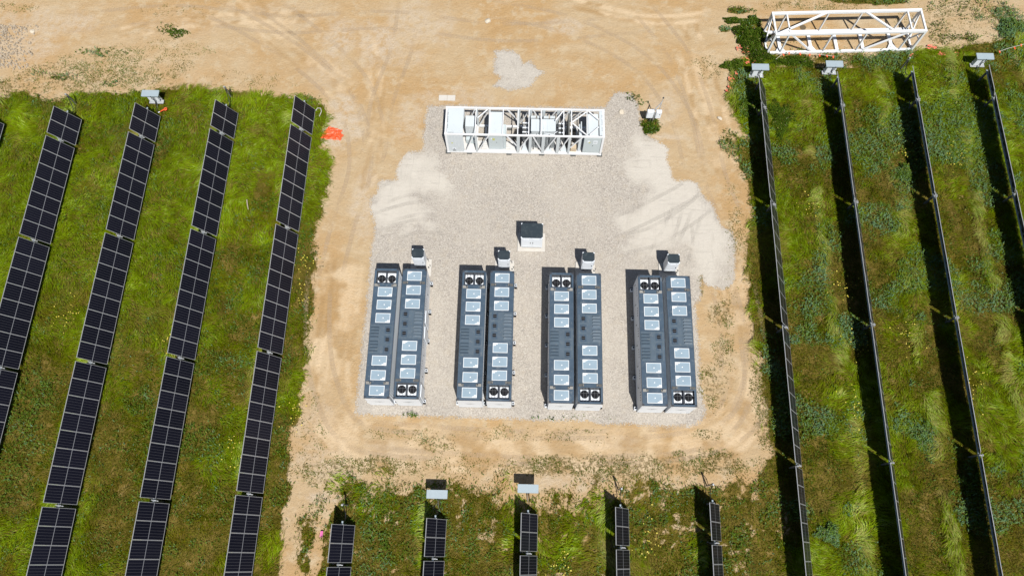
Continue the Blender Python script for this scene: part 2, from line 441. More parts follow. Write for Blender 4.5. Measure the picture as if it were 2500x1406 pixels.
def smooth_line(line, k=6):
    """Catmull-Rom through the points"""
    P = [np.array(p) for p in line]
    P = [2 * P[0] - P[1]] + P + [2 * P[-1] - P[-2]]
    out = []
    for i in range(1, len(P) - 2):
        for j in range(k):
            t = j / k
            out.append(tuple(.5 * ((2 * P[i]) + (-P[i - 1] + P[i + 1]) * t + (2 * P[i - 1] - 5 * P[i] + 4 * P[i + 1] - P[i + 2]) * t * t
                                   + (-P[i - 1] + 3 * P[i] - 3 * P[i + 1] + P[i + 2]) * t ** 3)))
    out.append(tuple(P[-2]))
    return out


def blobs(lst, x, y, seed):
    s = np.zeros(x.shape)
    wob = (fbm(x, y, .9, 3, seed) - .5) * 1.1
    for cx, cy, rx, ry, k, *_ in lst:
        r = np.sqrt(((x - cx) / rx) ** 2 + ((y - cy) / ry) ** 2) + wob
        s = np.maximum(s, k * (1 - sm(r, .6, 1.25)))
    return s


def cover(x, y):
    """0..1 cover of grass, and which field (0 west, 1 south, 2 east)"""
    wob = (fbm(x, y, .7, 4, 3) - .5) * 1.0 + (fbm(x, y, 3.5, 3, 5) - .5) * .5
    w = sm(sdf(FIELD_WEST, x, y) + wob * 1.25, -.45, .55)
    wob2 = (fbm(x, y, .8, 5, 11) - .5) * 3.4
    sdb = sdf(FIELD_SOUTH, x, y)
    s = sm(sdb + wob2 * np.clip(1.1 - sdb * .28, .15, 1.0), -.9, 1.6)
    gap = .6 * fbm(x, y, 1.3, 4, 23) + .4 * fbm(x, y, 4.5, 3, 29)
    s = s * (1 - .62 * sm(gap, .44 + .08 * np.clip(sdb / 6, 0, 1), .64 + .06 * np.clip(sdb / 6, 0, 1)))
    e = sm(sdf(FIELD_EAST, x, y) + wob, -.40, .50)
    # dusty opening north of the row heads on the east side
    e = e * (1 - .55 * sm(fbm(x, y, .35, 3, 41), .56, .7) * (y > 38.3))
    for ln, wd_ in zip(RUTS, (.52, .42)):
        rt = 1 - sm(line_dist(smooth_line(ln), x, y) + (fbm(x, y, 1.6, 3, 77) - .5) * .7, wd_ * .55, wd_ * 1.2)
        w = w * (1 - .95 * rt); s = s * (1 - .95 * rt)
    c = np.maximum(np.maximum(w, s), e)
    fld = np.where(e >= np.maximum(w, s), 2, np.where(s > w, 1, 0))
    return c, fld


# ------------------------------------------------------------------ ground
def graded(lo, hi, step, far):
    a = np.arange(lo, hi + 1e-6, step)
    out = [2.0 * 1.7 ** k for k in range(12)]
    out = [o for o in np.cumsum(out) if o < far] + [far]
    return np.concatenate([[lo - o for o in reversed(out)], a, [hi + o for o in out]])


def grid_mesh(name, xs, ys, z, attrs, keep=None):
    X, Y = np.meshgrid(xs, ys)
    nx, ny = len(xs), len(ys)
    co = np.stack([X, Y, np.full(X.shape, z)], -1).reshape(-1, 3)
    i = (np.arange(ny - 1)[:, None] * nx + np.arange(nx - 1)[None]).reshape(-1)
    q = np.stack([i, i + 1, i + nx + 1, i + nx], 1)
    if keep is not None:
        q = q[keep.reshape(-1)[q].any(1)]
        used, inv = np.unique(q, return_inverse=True)
        co = co[used]
        q = inv.reshape(-1, 4)
        attrs = {k: v.reshape(-1)[used] for k, v in attrs.items()}
    me = bpy.data.meshes.new(name)
    me.vertices.add(len(co)); me.vertices.foreach_set('co', co.astype(np.float32).ravel())
    me.loops.add(q.size); me.loops.foreach_set('vertex_index', q.astype(np.int32).ravel())
    me.polygons.add(len(q)); me.polygons.foreach_set('loop_start', np.arange(0, q.size, 4, dtype=np.int32))
    me.update(calc_edges=True)
    for k, v in attrs.items():
        a = me.attributes.new(k, 'FLOAT', 'POINT')
        a.data.foreach_set('value', v.reshape(-1).astype(np.float32))
    return me


xs = graded(-54, 54, .2, 900); ys = graded(-12, 58, .2, 900)
GX, GY = np.meshgrid(xs, ys)
cov, fld = cover(GX, GY)
clump = blobs(CLUMPS, GX, GY, 51)
weed = blobs(WEEDS, GX, GY, 61)
pale = blobs(PALE, GX, GY, 71)
trk = np.zeros(GX.shape)
def offset_line(ln, d):
    P = [np.array(p) for p in ln]
    out = []
    for i in range(len(P)):
        t = P[min(i + 1, len(P) - 1)] - P[max(i - 1, 0)]
        t = t / np.hypot(*t)
        out.append(tuple(P[i] + d * np.array([-t[1], t[0]])))
    return out


for i, ln in enumerate(TRACKS):
    sl = smooth_line(ln)
    for off in ((-1.15, -.55, 0, .35, .95) if i < 2 else (0, .9)):
        d = line_dist(offset_line(sl, off + .1 * math.sin(i * 5 + off * 9)), GX, GY)
        k = .55 + .45 * math.sin(i * 3 + off * 7) ** 2
        trk = np.maximum(trk, (1 - sm(d, .08, .34)) * k * sm(fbm(GX, GY, .30, 3, 83 + i), .26, .48))
ground_me = grid_mesh('ground', xs, ys, 0.0, dict(grass=np.maximum(cov, clump * .8), weed=weed, pale=pale, track=trk))


def dirt_color(t, v):
    big = t.noise(v, .13, 5, .6)
    med = t.noise(v, .8, 6, .68)
    fine = t.noise(v, 6.0, 5, .75)
    grit = t.noise(v, 13.0, 3, .8)
    c = t.mix(t.step(big, .36, .60), (.485, .320, .160), (.52, .395, .25))
    c = t.mix(t.math('MULTIPLY', t.step(med, .48, .64), .80), c, (.56, .45, .31))
    # wind and blade drag marks, bent by a slow warp so that they never run parallel for long
    wp = t.n('VectorMath', operation='MULTIPLY_ADD')
    t.l(t.noise(v, .09, 3, .5, out='Color'), wp.inputs[0])
    wp.inputs[1].default_value = (9, 9, 0)
    t.l(v, wp.inputs[2])
    mp = t.n('Mapping'); mp.inputs['Scale'].default_value = (.45, 1.7, 1); mp.inputs['Rotation'].default_value = (0, 0, .7)
    t.l(wp.outputs[0], mp.inputs[0])
    drag = t.noise(mp.outputs[0], .55, 6, .68)
    c = t.mix(t.math('MULTIPLY', t.step(drag, .46, .70), .50), c, (.45, .295, .145))
    c = t.mix(t.math('MULTIPLY', t.step(drag, .46, .30), .45), c, (.60, .475, .33))
    c = t.mix(t.math('MULTIPLY', t.step(fine, .58, .76), .55), c, (.64, .52, .375))
    c = t.mix(t.math('MULTIPLY', t.step(fine, .44, .26), .55), c, (.33, .22, .115))
    c = t.mix(t.math('MULTIPLY', t.step(grit, .44, .30), .40), c, (.30, .205, .12))
    c = t.mix(t.math('MULTIPLY', t.step(grit, .58, .72), .40), c, (.72, .60, .46))
    return c, fine


def make_ground():
    t = NT('dirt_ground')
    v = t.co()
    c, fine = dirt_color(t, v)
    med = t.noise(v, 1.7, 5, .65)
    # chalky patches
    pl = t.math('MULTIPLY', t.attr('pale'), t.step(med, .30, .60))
    pebb = t.ramp(t.noise(v, 9.0, 4, .75), [(.2, (.42, .33, .24)), (.5, (.56, .47, .37)), (.8, (.74, .67, .57))])
    c = t.mix(pl, c, pebb)
    # pebbles: bright and dark specks
    vd = t.vor(v, 5.5, 'Distance'); vc = t.n('SeparateColor'); t.l(t.vor(v, 5.5), vc.inputs[0])
    peb = t.math('MULTIPLY', t.step(vd, .16, .08), t.step(vc.outputs[0], .86, .9))
    c = t.mix(peb, c, (.70, .62, .50))
    pebd = t.math('MULTIPLY', t.step(vd, .2, .1), t.step(vc.outputs[1], .93, .96))
    c = t.mix(t.math('MULTIPLY', pebd, .7), c, (.15, .10, .055))
    # wheel tracks: paler compacted soil
    tk = t.math('MULTIPLY', t.attr('track'), t.step(t.noise(v, 3.2, 4, .75), .25, .48))
    c = t.mix(t.math('MULTIPLY', tk, .85), c, t.mix(t.step(t.noise(v, .45, 2), .42, .6), (.69, .54, .37), (.40, .26, .125)))
    # dry weed litter on dirt
    wn_ = t.noise(v, 4.2, 5, .75)
    wd = t.math('MULTIPLY', t.step(t.math('ADD', wn_, t.math('MULTIPLY', t.attr('weed'), .30)), .63, .71), t.step(t.attr('weed'), .02, .12))
    c = t.mix(t.math('MULTIPLY', wd, .8), c, t.mix(fine, (.10, .075, .025), (.22, .165, .075)))
    straw = t.math('MULTIPLY', t.step(t.noise(v, 6.0, 4, .7), .52, .66), t.step(t.attr('weed'), .08, .4))
    c = t.mix(t.math('MULTIPLY', straw, .5), c, (.62, .50, .31))
    # soil and thatch under the grass
    gn = t.noise(v, 1.1, 5, .65)
    th = t.ramp(gn, [(0.25, (.055, .058, .006)), (.45, (.11, .092, .014)), (.6, (.20, .145, .036)), (.76, (.36, .26, .12))])
    th = t.mix(t.math('MULTIPLY', t.step(t.noise(v, 9, 3, .7), .5, .8), .5), th, (.045, .055, .010))
    edge = t.math('ADD', t.attr('grass'), t.math('MULTIPLY', t.math('SUBTRACT', t.noise(v, 3.0, 5, .7), .5), .9))
    g = t.step(edge, .35, .60)
    c = t.mix(g, c, th)
    t.bump(t.math('ADD', t.math('MULTIPLY', fine, 1.0), t.math('MULTIPLY', med, 1.4)), .75, .10)
    c = t.mix(1.0, c, (1.0, .985, .94), 'MULTIPLY')
    return t.done(c, .95, 0, .08)


ground = link('ground', ground_me)
ground_me.materials.append(make_ground())
tag(ground, 'sandy tan bare earth yard with wheel tracks and chalky patches', 'ground', kind='structure')


# gravel pad and the small gravel spill, laid as sheets on the earth
def gravel_sheet(name, poly, fines, step, label):
    P = np.array(poly)
    gx = np.arange(P[:, 0].min() - 1, P[:, 0].max() + 1, step)
    gy = np.arange(P[:, 1].min() - 1, P[:, 1].max() + 1, step)
    X, Y = np.meshgrid(gx, gy)
    s = sdf(poly, X, Y)
    fi = np.zeros(X.shape)
    for k, f in fines:
        wob = (fbm(X, Y, .7, 5, 91) - .5) * 3.0
        fi = np.maximum(fi, k * sm(sdf(f, X, Y) + wob, -1.3, .8))
    me = grid_mesh(name, gx, gy, .005, dict(edge=np.clip(s, -2, 2), fines=fi), keep=(s > -.45))
    o = link(name, me)
    tag(o, label, 'gravel', kind='structure')
    return o


def make_gravel():
    t = NT('crushed_gravel')
    v = t.co()
    sc = t.n('SeparateColor'); t.l(t.vor(v, 11.0), sc.inputs[0])
    sc2 = t.n('SeparateColor'); t.l(t.vor(v, 18.0), sc2.inputs[0])
    st = t.ramp(sc.outputs[0], [(0, (.33, .30, .27)), (.25, (.42, .38, .335)), (.6, (.47, .425, .375)), (1, (.55, .505, .45))])
    st2 = t.ramp(sc2.outputs[1], [(0, (.22, .205, .195)), (.22, (.39, .355, .32)), (.7, (.49, .45, .40)), (1, (.66, .62, .57))])
    c = t.mix(.62, st, st2)
    zone = t.noise(v, .22, 4, .6)
    c = t.mix(t.math('MULTIPLY', t.step(zone, .42, .64), .38), c, (.545, .50, .44))
    c = t.mix(t.math('MULTIPLY', t.step(t.noise(v, 1.3, 4, .6), .5, .75), .25), c, (.52, .44, .33))
    dd = t.step(t.noise(v, 5.5, 4, .75), .38, .28)
    c = t.mix(t.math('MULTIPLY', dd, .22), c, (.30, .28, .26))
    # compacted fines with drag marks
    drag = t.noise(t.co(scale=(.30, 3.2, 1), rot=-.30), 1.5, 6, .72)
    rut = t.noise(t.co(scale=(3.4, .22, 1), rot=.18), 1.1, 5, .7)
    fn = t.noise(v, 2.4, 5, .65)
    fcol = t.mix(fn, (.57, .53, .47), (.68, .64, .58))
    fcol = t.mix(t.math('MULTIPLY', t.step(drag, .53, .68), .55), fcol, (.41, .38, .345))
    fcol = t.mix(t.math('MULTIPLY', t.step(rut, .56, .68), .40), fcol, (.40, .37, .335))
    fm = t.math('MULTIPLY', t.attr('fines'), t.step(t.math('ADD', t.noise(t.co(scale=(.5, 1.2, 1), rot=-.35), 1.1, 5, .65), t.math('MULTIPLY', t.attr('fines'), .42)), .50, .72))
    c = t.mix(t.math('MULTIPLY', fm, .9), c, fcol)
    t.bump(t.math('ADD', sc.outputs[0], sc2.outputs[1]), .5, .03)
    c = t.mix(1.0, c, (1.0, .995, .975), 'MULTIPLY')
    t.done(c, .92, 0, .1)
    # loose stones thin out at the rim
    e = t.math('ADD', t.attr('edge'), t.math('ADD', t.math('MULTIPLY', t.math('SUBTRACT', t.noise(v, 1.3, 4, .6), .5), .55),
                                              t.math('MULTIPLY', t.math('SUBTRACT', sc2.outputs[0], .5), .30)))
    a = t.step(e, -.04, .04)
    t.l(a, t.p.inputs['Alpha'])
    return t.mat


M['gravel'] = make_gravel()
pad = gravel_sheet('gravel_pad', PAD_OUTLINE, [(1.0, FINES_WEST), (.95, FINES_EAST)], .2, 'pale grey crushed gravel pad under the battery containers and transformer skid')
pad.data.materials.append(M['gravel'])
spill = gravel_sheet('gravel_patch', PATCH_OUTLINE, [(.5, PATCH_OUTLINE)], .15, 'small pale gravel spill on the tan earth north of the skid')
spill.data.materials.append(M['gravel'])

# wheel tracks pressed into the earth and dragged over the gravel: ribbons a few millimetres above the ground
def track_ribbons(name, lines, gauge, width, z, label, mat):
    V, F, U, W, S = [], [], [], [], []
    for q, ln in enumerate(lines):
        sl = smooth_line(ln, 14)
        for off in ((-gauge / 2, gauge / 2) if gauge else (0,)):
            ol = offset_line(sl, off)
            L = offset_line(sl, off - width / 2); Rr = offset_line(sl, off + width / 2)
            s = 0
            zz = z + .0015 * (q % 4) + (.0006 if off > 0 else 0)
            for k in range(len(ol)):
                if k: s += math.dist(ol[k], ol[k - 1])
                n = len(V)
                V += [(*L[k], zz), (*Rr[k], zz)]
                e = min(k, len(ol) - 1 - k) / 6
                U += [s + q * 13, s + q * 13]; W += [-1.0, 1.0]; S += [min(1, e)] * 2
                if k: F.append((n - 2, n, n + 1, n - 1))
    me = bpy.data.meshes.new(name)
    me.from_pydata(V, [], F)
    for k, v in (('along', U), ('across', W), ('fade', S)):
        a = me.attributes.new(k, 'FLOAT', 'POINT'); a.data.foreach_set('value', v)
    me.materials.append(mat)
    return tag(link(name, me), label, 'wheel tracks', kind='structure')


def track_material(name, pale, dark, strength):
    t = NT(name)
    v = t.n('NewGeometry').outputs['Position']
    al, ac = t.attr('along'), t.attr('across')
    bars = t.math('SINE', t.math('ADD', t.math('MULTIPLY', al, 27.0), t.math('MULTIPLY', t.math('ABSOLUTE', ac), 2.2)))
    n1 = t.noise(v, 5.0, 5, .75)
    lum = t.math('ADD', t.math('MULTIPLY', bars, .13), t.math('MULTIPLY', t.math('SUBTRACT', n1, .5), 1.4))
    c = t.mix(t.step(t.math('ADD', lum, .20), -.30, .35), dark, pale)
    edge = t.step(t.math('ABSOLUTE', ac), 1.0, .62)
    gate = t.step(t.noise(v, .30, 4, .6), .40, .56)
    a = t.math('MULTIPLY', t.math('MULTIPLY', edge, gate), t.math('MULTIPLY', t.attr('fade'), t.math('MULTIPLY', t.step(n1, .25, .55), strength)))
    t.l(a, t.p.inputs['Alpha'])
    return t.done(c, .95, 0, .05)


track_ribbons('wheel_tracks', ROADS, 1.75, .42, .004, 'tyre tracks curving over the bare earth round the pad',
              track_material('tyre_marks', (.63, .495, .345), (.44, .31, .175), .34))
track_ribbons('gravel_tracks', PAD_TRACKS, 1.5, .36, .012, 'tyre marks across the pale scraped gravel',
              track_material('gravel_tyre_marks', (.60, .56, .50), (.41, .38, .34), .26))

# ------------------------------------------------------------------ solar tracker rows
TILT = rad(60.5)
ROW_YAW = rad(-.304)
MODW, MODP, GAP = 2.258, 1.1752, .244
_front = MB()
hw, hl, th = MODW / 2, MODP / 2 - .007, .035
_front.add([(-hw + .03, -hl + .018, th + .001), (hw - .03, -hl + .018, th + .001), (hw - .03, hl - .018, th + .001), (-hw + .03, hl - .018, th + .001)], [(0, 1, 2, 3)], 0)
_front.add([(-hw + .03, -hl + .03, .006), (hw - .03, -hl + .03, .006), (hw - .03, hl - .03, .006), (-hw + .03, hl - .03, .006)], [(3, 2, 1, 0)], 1)
_front.box(-.07, .07, .0, .12, -.02, .004, 1)
MOD_ME = _front.mesh('solar_panel', [M['cells'], M['back']])
_fr = MB()
_fr.box(-hw, -hw + .030, -hl, hl, 0, th + .003).box(hw - .030, hw, -hl, hl, 0, th + .003)
_fr.box(-hw + .030, hw - .030, -hl, -hl + .018, 0, th + .002).box(-hw + .030, hw - .030, hl - .018, hl, 0, th + .002)
FRAME_ME = _fr.mesh('frame', M['alu'])
_br = MB()
for sx in (-.055, .055):
    _br.box(sx - .012, sx + .012, -.05, .05, -.20, .16)
_br.tube([(-.10, -.035, 0), (-.10, .035, 0)], .05, 8)
_br.disc((0, 0, 0), .01, .01, 6)
_ring = []
for k in range(13):
    a = 2 * math.pi * k / 12
    _ring.append((.14 * math.cos(a), 0, .14 * math.sin(a)))
_br.tube(_ring, .028, 6, cap=False)
_br.bar((-.02, 0, .13), (-.22, .02, .26), .06, .03)
_br.bar((.1, 0, -.05), (.24, -.03, .03), .05, .03)
BEARING_ME = _br.mesh('bearing', M['galv_bright'])


def tracker_row(x0, y0, h, slope, segs, label, phase=0):
    row = empty('solar_tracker', (x0, y0, 0), ROW_YAW, label, 'solar tracker', 'rows of tilted solar panels in the fields')
    def at(s, d=0.0):      # point on the hub line; d = offset against the panel normal
        return (-d * math.sin(TILT), -s, h + slope * s - d * math.cos(TILT))
    s = 0
    gaps = [-.02]
    for ns in segs:
        for k in range(ns):
            c = s + (k + .5) * MODP
            p = link('solar_panel', MOD_ME, row, at(c), (math.atan(slope) * -1, TILT + rad(random.uniform(-.25, .25)), 0))
            link('frame', FRAME_ME, p)
        s += ns * MODP
        gaps.append(s + GAP / 2)
        s += GAP
    tb = MB()
    tb.tube([at(-.22, .10), at(s - GAP + .1, .10)], .062, 10)
    c = 0
    for ns in segs:             # clamp rails behind every module
        for k in range(ns):
            for q in (.25, .75):
                a = at(c + (k + q) * MODP, .035)
                dx, dz = .42 * math.cos(TILT), .42 * math.sin(TILT)
                tb.bar((a[0] - dx, a[1], a[2] + dz), (a[0] + dx, a[1], a[2] - dz), .04, .05)
        c += ns * MODP + GAP
    tb.build('torque_tube', M['galv'], row)
    for i, g in enumerate(gaps):
        b = at(g, .10)
        po = MB()
        hz = b[2] - .12
        po.box(b[0] - .075, b[0] + .075, b[1] - .006, b[1] + .006, -.3, hz)
        po.box(b[0] - .080, b[0] - .068, b[1] - .05, b[1] + .05, -.3, hz).box(b[0] + .068, b[0] + .080, b[1] - .05, b[1] + .05, -.3, hz)
        if i % 2 == 1:
            po.tube([(b[0] - .05, b[1] + .04, .35), (b[0] - .42, b[1] + .05, hz - .15)], .035, 6)
        po.build('support_post', M['post'], row)
        if i:
            link('bearing', BEARING_ME, row, (b[0] + .08, b[1], b[2] + .08), (0, TILT - rad(30), 0))
        else:
            MB().disc((0, 0, 0), .01, .01, 6).box(-.10, .10, -.015, .015, -.10, .14).build('bearing', M['galv_bright'], row, (b[0], b[1], b[2]))
    return row


S5 = [2, 7, 8, 8, 8]
tracker_row(-42.25, 31.20, 1.60, 0, S5, 'solar panel row cut off by the left edge of the picture')
tracker_row(-36.119, 31.745, 1.572, .001, S5, 'westmost full row of dark solar panels, no hood box at its head')
tracker_row(-29.904, 32.258, 1.45, .004, S5, 'west field solar row with a galvanised hood and orange ring beside its head')
tracker_row(-23.70, 32.735, 1.36, .006, S5, 'third full row of west field, a looped cable post at its head')
tracker_row(-17.53, 33.291, 1.26, .006, S5, 'west field solar row nearest the bare yard and the orange tarpaulin')
tracker_row(-11.276, 1.285, 1.411, 0, [2, 7], 'short widest-looking panel row at bottom, beside the wheel ruts')
tracker_row(-5.19, 1.791, 1.436, 0, [2, 7], 'bottom panel row headed by the left one of the two bottom hood boxes')
tracker_row(.89, 2.258, 1.433, 0, [2, 7], 'bottom panel row headed by the right one of the two bottom hood boxes')
tracker_row(6.97, 2.755, 1.423, 0, [2, 7], 'fourth bottom panel row, a cable post leaning above its head')
tracker_row(13.057, 3.178, 1.428, 0, [2, 7], 'narrowest bottom panel row, beside the long edge-on east row')
tracker_row(19.03, 35.95, 1.41, 0, S5, 'east field row nearest the gravel pad, dark panel faces just visible')
tracker_row(25.28, 36.30, 1.40, 0, S5, 'second edge-on row of the east field, seen as a thin silver line')
tracker_row(31.33, 36.95, 1.40, 0, S5, 'third east field row, edge-on, with no hood box at its head')
tracker_row(37.40, 37.20, 1.40, 0, S5, 'eastmost edge-on row near the right edge of the picture')

# ------------------------------------------------------------------ galvanised control stations at row heads
def station(x, y, rz, label):
    """x, y = north-west corner of the hood"""
    st = empty('control_station', (x + .66, y - .26, 0), rz, label, 'control box', 'hooded control boxes at the row heads')
    hd = MB()
    zt = 1.5
    hd.add([(-.68, .27, zt + .02), (.68, .27, zt + .02), (.68, -.27, zt - .02), (-.68, -.27, zt - .02),
            (-.68, .27, zt + .0), (.68, .27, zt + .0), (.68, -.27, zt - .04), (-.68, -.27, zt - .04)],
           [(3, 2, 1, 0), (4, 5, 6, 7), (0, 1, 5, 4), (1, 2, 6, 5), (2, 3, 7, 6), (3, 0, 4, 7)])
    hd.box(-.68, .68, -.29, -.272, zt - .10, zt - .02).box(-.695, -.682, -.27, .27, zt - .06, zt + .01).box(.682, .695, -.27, .27, zt - .06, zt + .01)
    hd.build('hood', M['galv'], st)
    fr = MB()
    for sx in (-.45, .45):
        fr.box(sx - .03, sx + .03, .10, .16, -.2, zt - .01)
    fr.box(-.52, .52, .11, .15, .55, .60).box(-.52, .52, .11, .15, 1.15, 1.20)
    fr.build('stand', M['galv_bright'], st)
    MB().box(-.42, .02, -.12, .10, .42, 1.32).build('enclosure', M['white'], st, bevel=.012)
    MB().box(.14, .36, -.09, .10, .50, 1.28).build('enclosure', M['white'], st, bevel=.012)
    MB().box(-.58, .58, -.20, .14, .30, .335).build('tray', M['galv_bright'], st)
    cb = MB()
    cb.tube([(.06, -.28, zt - .02), (.07, -.33, 1.2), (.05, -.2, .8), (.08, -.25, .35), (.12, -.6, .1), (.10, -1.2, .05)], .028, 6)
    cb.tube([(-.05, -.14, .42), (-.04, -.3, .2), (.0, -.8, .06)], .03, 6)
    cb.build('cable', M['cable'], st)
    return st


station(-5.90, 3.60, 0, 'left one of the two hooded control boxes above the bottom panel rows')
station(.12, 4.10, 0, 'right one of the two hooded control boxes above the bottom panel rows')
station(18.38, 37.52, 0, 'hooded control box beside the faded orange netting scraps')
station(36.70, 38.92, 0, 'hooded control box near the right edge, casting a wide shadow')
station(-30.63, 34.02, 0, 'hooded control box at the edge of the west field by the orange ring')
station(24.40, 37.94, 0, 'hooded control box directly below the middle of the white truss')


def cable_post(x, y, hx, hy, hz, label, h=1.7):
    st = empty('cable_post', (x, y, 0), 0, label, 'cable post', 'steel cable posts at the row heads')
    MB().box(-.035, .035, -.035, .035, -.3, h).box(-.06, .06, -.05, .05, h - .28, h - .02).build('post', M['post'], st)
    dx, dy = hx - x, hy - y
    pts = []
    for k in range(9):
        t = k / 8
        pts.append((dx * t, dy * t - .06, (h - .2) * (1 - t) + hz * t - .75 * math.sin(math.pi * t) * (1 if hz > .5 else .6)))
    MB().tube(pts, .03, 6).tube([(.05, 0, h - .3), (.16, .03, .8), (.1, .1, .02)], .025, 6).build('cable', M['cable'], st)
    MB().disc((0, 0, 0), .06, .10, 8).build('junction', M['galv_bright'], st, (.0, -.06, h))
    return st


cable_post(-36.55, 33.4, -36.15, 31.9, 1.4, 'cable post at the head of the westmost full panel row')
cable_post(-24.0, 34.35, -23.75, 32.9, 1.2, 'cable post with looped cable at the head of the third west row')
cable_post(-11.40, 2.55, -11.3, 1.4, 1.25, 'cable post above the bottom row beside the wheel ruts')
cable_post(6.95, 4.0, 7.0, 2.9, 1.25, 'cable post above the fourth bottom panel row')
cable_post(13.0, 4.4, 13.05, 3.3, 1.25, 'cable post above the narrowest bottom panel row')
cable_post(31.05, 38.2, 31.35, 37.0, 1.2, 'cable post at the hoodless head of the third east row')

# ------------------------------------------------------------------ battery containers
BL, BW, BH, BZ = 9.34, 1.69, 2.535, .10


def corrugated(mb, x, sgn, y0, y1, z0, z1, pitch=.2, dep=.058, m=0):
    n = int((y1 - y0) / pitch)
    ys_ = []
    for k in range(n):
        a = y0 + k * pitch
        ys_ += [(a, 0), (a + pitch * .22, 0), (a + pitch * .50, -dep), (a + pitch * .72, -dep)]
    ys_.append((y1, 0))
    vs = []
    for (yy, d) in ys_:
        vs += [(x + sgn * d, yy, z0), (x + sgn * d, yy, z1)]
    fs = []
    for k in range(len(ys_) - 1):
        q = (2 * k, 2 * k + 2, 2 * k + 3, 2 * k + 1)
        fs.append(q if sgn > 0 else q[::-1])
    mb.add(vs, fs, m)


def battery():
    """origin: south-west bottom corner; fan bay at the north end, corrugated back on the east side"""
    c = empty('battery_container', (0, 0, 0))
    b = MB()
    # walls as panels butted inside the corner posts
    for px in (0, BW - .12):
        for py in (0, BL - .12):
            b.box(px, px + .12, py, py + .12, BZ, BZ + BH - .05)
    b.box(.12, BW - .12, .015, .06, BZ + .12, BZ + BH - .05)                   # south wall
    b.box(.12, BW - .12, BL - .06, BL - .015, BZ + .12, BZ + BH - .05)         # north wall
    b.box(.015, .06, .12, BL - .12, BZ + .12, BZ + BH - .05)                   # west wall
    corrugated(b, BW - .01, 1, .12, BL - .12, BZ + .14, BZ + BH - .14)         # east wall
    b.box(BW - .09, BW - .002, .12, BL - .12, BZ + BH - .14, BZ + BH - .05)
    b.box(0, BW, 0, BL, BZ, BZ + .115)                                          # base rail
    b.build('body', M['white'], c)
    # roof with an open bay for the fans
    z = BZ + BH
    r = MB()
    r.box(0, BW, 0, 8.24, z - .05, z, 0)
    r.box(0, BW, 9.20, BL, z - .05, z, 0)
    r.box(0, .14, 8.24, 9.20, z - .05, z, 0).box(BW - .14, BW, 8.24, 9.20, z - .05, z, 0)
    r.box(-.012, 0, 0, BL, z - .09, z + .012, 1).box(BW, BW + .012, 0, BL, z - .09, z + .012, 1)
    r.box(-.012, BW + .012, -.012, 0, z - .09, z + .012, 1).box(-.012, BW + .012, BL, BL + .012, z - .09, z + .012, 1)
    for px in (.0, BW - .13):
        for py in (.0, BL - .13):
            r.box(px, px + .13, py, py + .13, z + .001, z + .018, 1)
    roof = r.build('roof', [M['roof'], M['roof_lip']], c)
    # fan bay
    f = MB()
    d = .30
    f.box(.14, BW - .14, 8.24, 9.20, z - d - .02, z - d, 0)
    for a in (.205, BW / 2 + .06):
        f.box(a, a + BW / 2 - .265, 8.33, 9.10, z - d, z - d + .012, 1)
    f.box(.12, .14, 8.24, 9.20, z - d, z - .05, 0).box(BW - .14, BW - .12, 8.24, 9.20, z - d, z - .05, 0)
    f.box(.14, BW - .14, 8.22, 8.24, z - d, z - .05, 0).box(.14, BW - .14, 9.20, 9.22, z - d, z - .05, 0)
    f.box(BW / 2 - .05, BW / 2 + .05, 8.24, 9.20, z - .12, z - .01, 0)
    bay = f.build('fan_bay', [M['roof_lip'], M['white']], c)
    for fx in (.14 + .34, BW - .14 - .34):
        fm = MB()
        fm.disc((0, 0, 0), .275, .05, 28, 0)
        fm.disc((0, 0, .05), .07, .03, 12, 0)
        for k in range(5):
            a = 2 * math.pi * k / 5
            fm.plate([(.07 * math.cos(a), .07 * math.sin(a), .062), (.26 * math.cos(a), .26 * math.sin(a), .055),
                      (.25 * math.cos(a + .7), .25 * math.sin(a + .7), .075), (.07 * math.cos(a + .8), .07 * math.sin(a + .8), .07)], .006, 1)
        fm.build('fan', [M['black_fan'], M['dark']], bay, (fx, 8.66, z - d + .013))
        g = MB()
        for q in (-.11, .09):
            g.box(fx + q - .008, fx + q + .008, 8.25, 9.19, z - .035, z - .023)
        for q in (8.62,):
            g.box(fx - .31, fx + .31, q - .008, q + .008, z - .022, z - .010)
        g.build('fan_guard', M['grille'], bay)
    # six pressure-relief panels
    for py in (.18, 1.24, 2.26, 5.31, 6.29, 7.24):
        v = MB()
        pw, pl = 1.02, .69
        v.box(0, pw, 0, .035, 0, .03, 0).box(0, pw, pl - .035, pl, 0, .03, 0).box(0, .035, .035, pl - .035, 0, .03, 0).box(pw - .035, pw, .035, pl - .035, 0, .03, 0)
        v.box(.035, pw - .035, .035, pl - .035, 0, .016, 1)
        v.box(pw - .20, pw - .035, .035, .19, .016, .024, 0).box(pw - .33, pw - .20, .035, .10, .016, .022, 0)
        v.disc((pw / 2 + .02, pl / 2, .016), .042, .02, 10, 0)
        v.build('relief_panel', [M['panel_rim'], M['vent_glass']], c, (.335, py, z + .001))
    # raised louvre bank and exhaust vents
    lv = MB()
    lv.box(.05, BW - .05, 3.07, 5.18, z + .001, z + .022)
    for a0, a1, b0, b1 in ((.05, BW - .05, 3.07, 3.11), (.05, BW - .05, 5.14, 5.18), (.70, .74, 3.11, 5.14)):
        lv.box(a0, a1, b0, b1, z + .022, z + .034)
    for k in range(8):
        y0 = 3.16 + k * .225 + (.11 if k > 3 else 0)
        lv.add([(.09, y0, z + .022), (.64, y0, z + .022), (.66, y0 + .19, z + .022), (.07, y0 + .19, z + .022), (.12, y0 + .05, z + .10), (.61, y0 + .05, z + .10)],
               [(0, 1, 5, 4), (4, 5, 2, 3), (0, 4, 3), (1, 2, 5)])
    lv.build('louvre_bank', [M['louvre'], M['black_fan']], c)
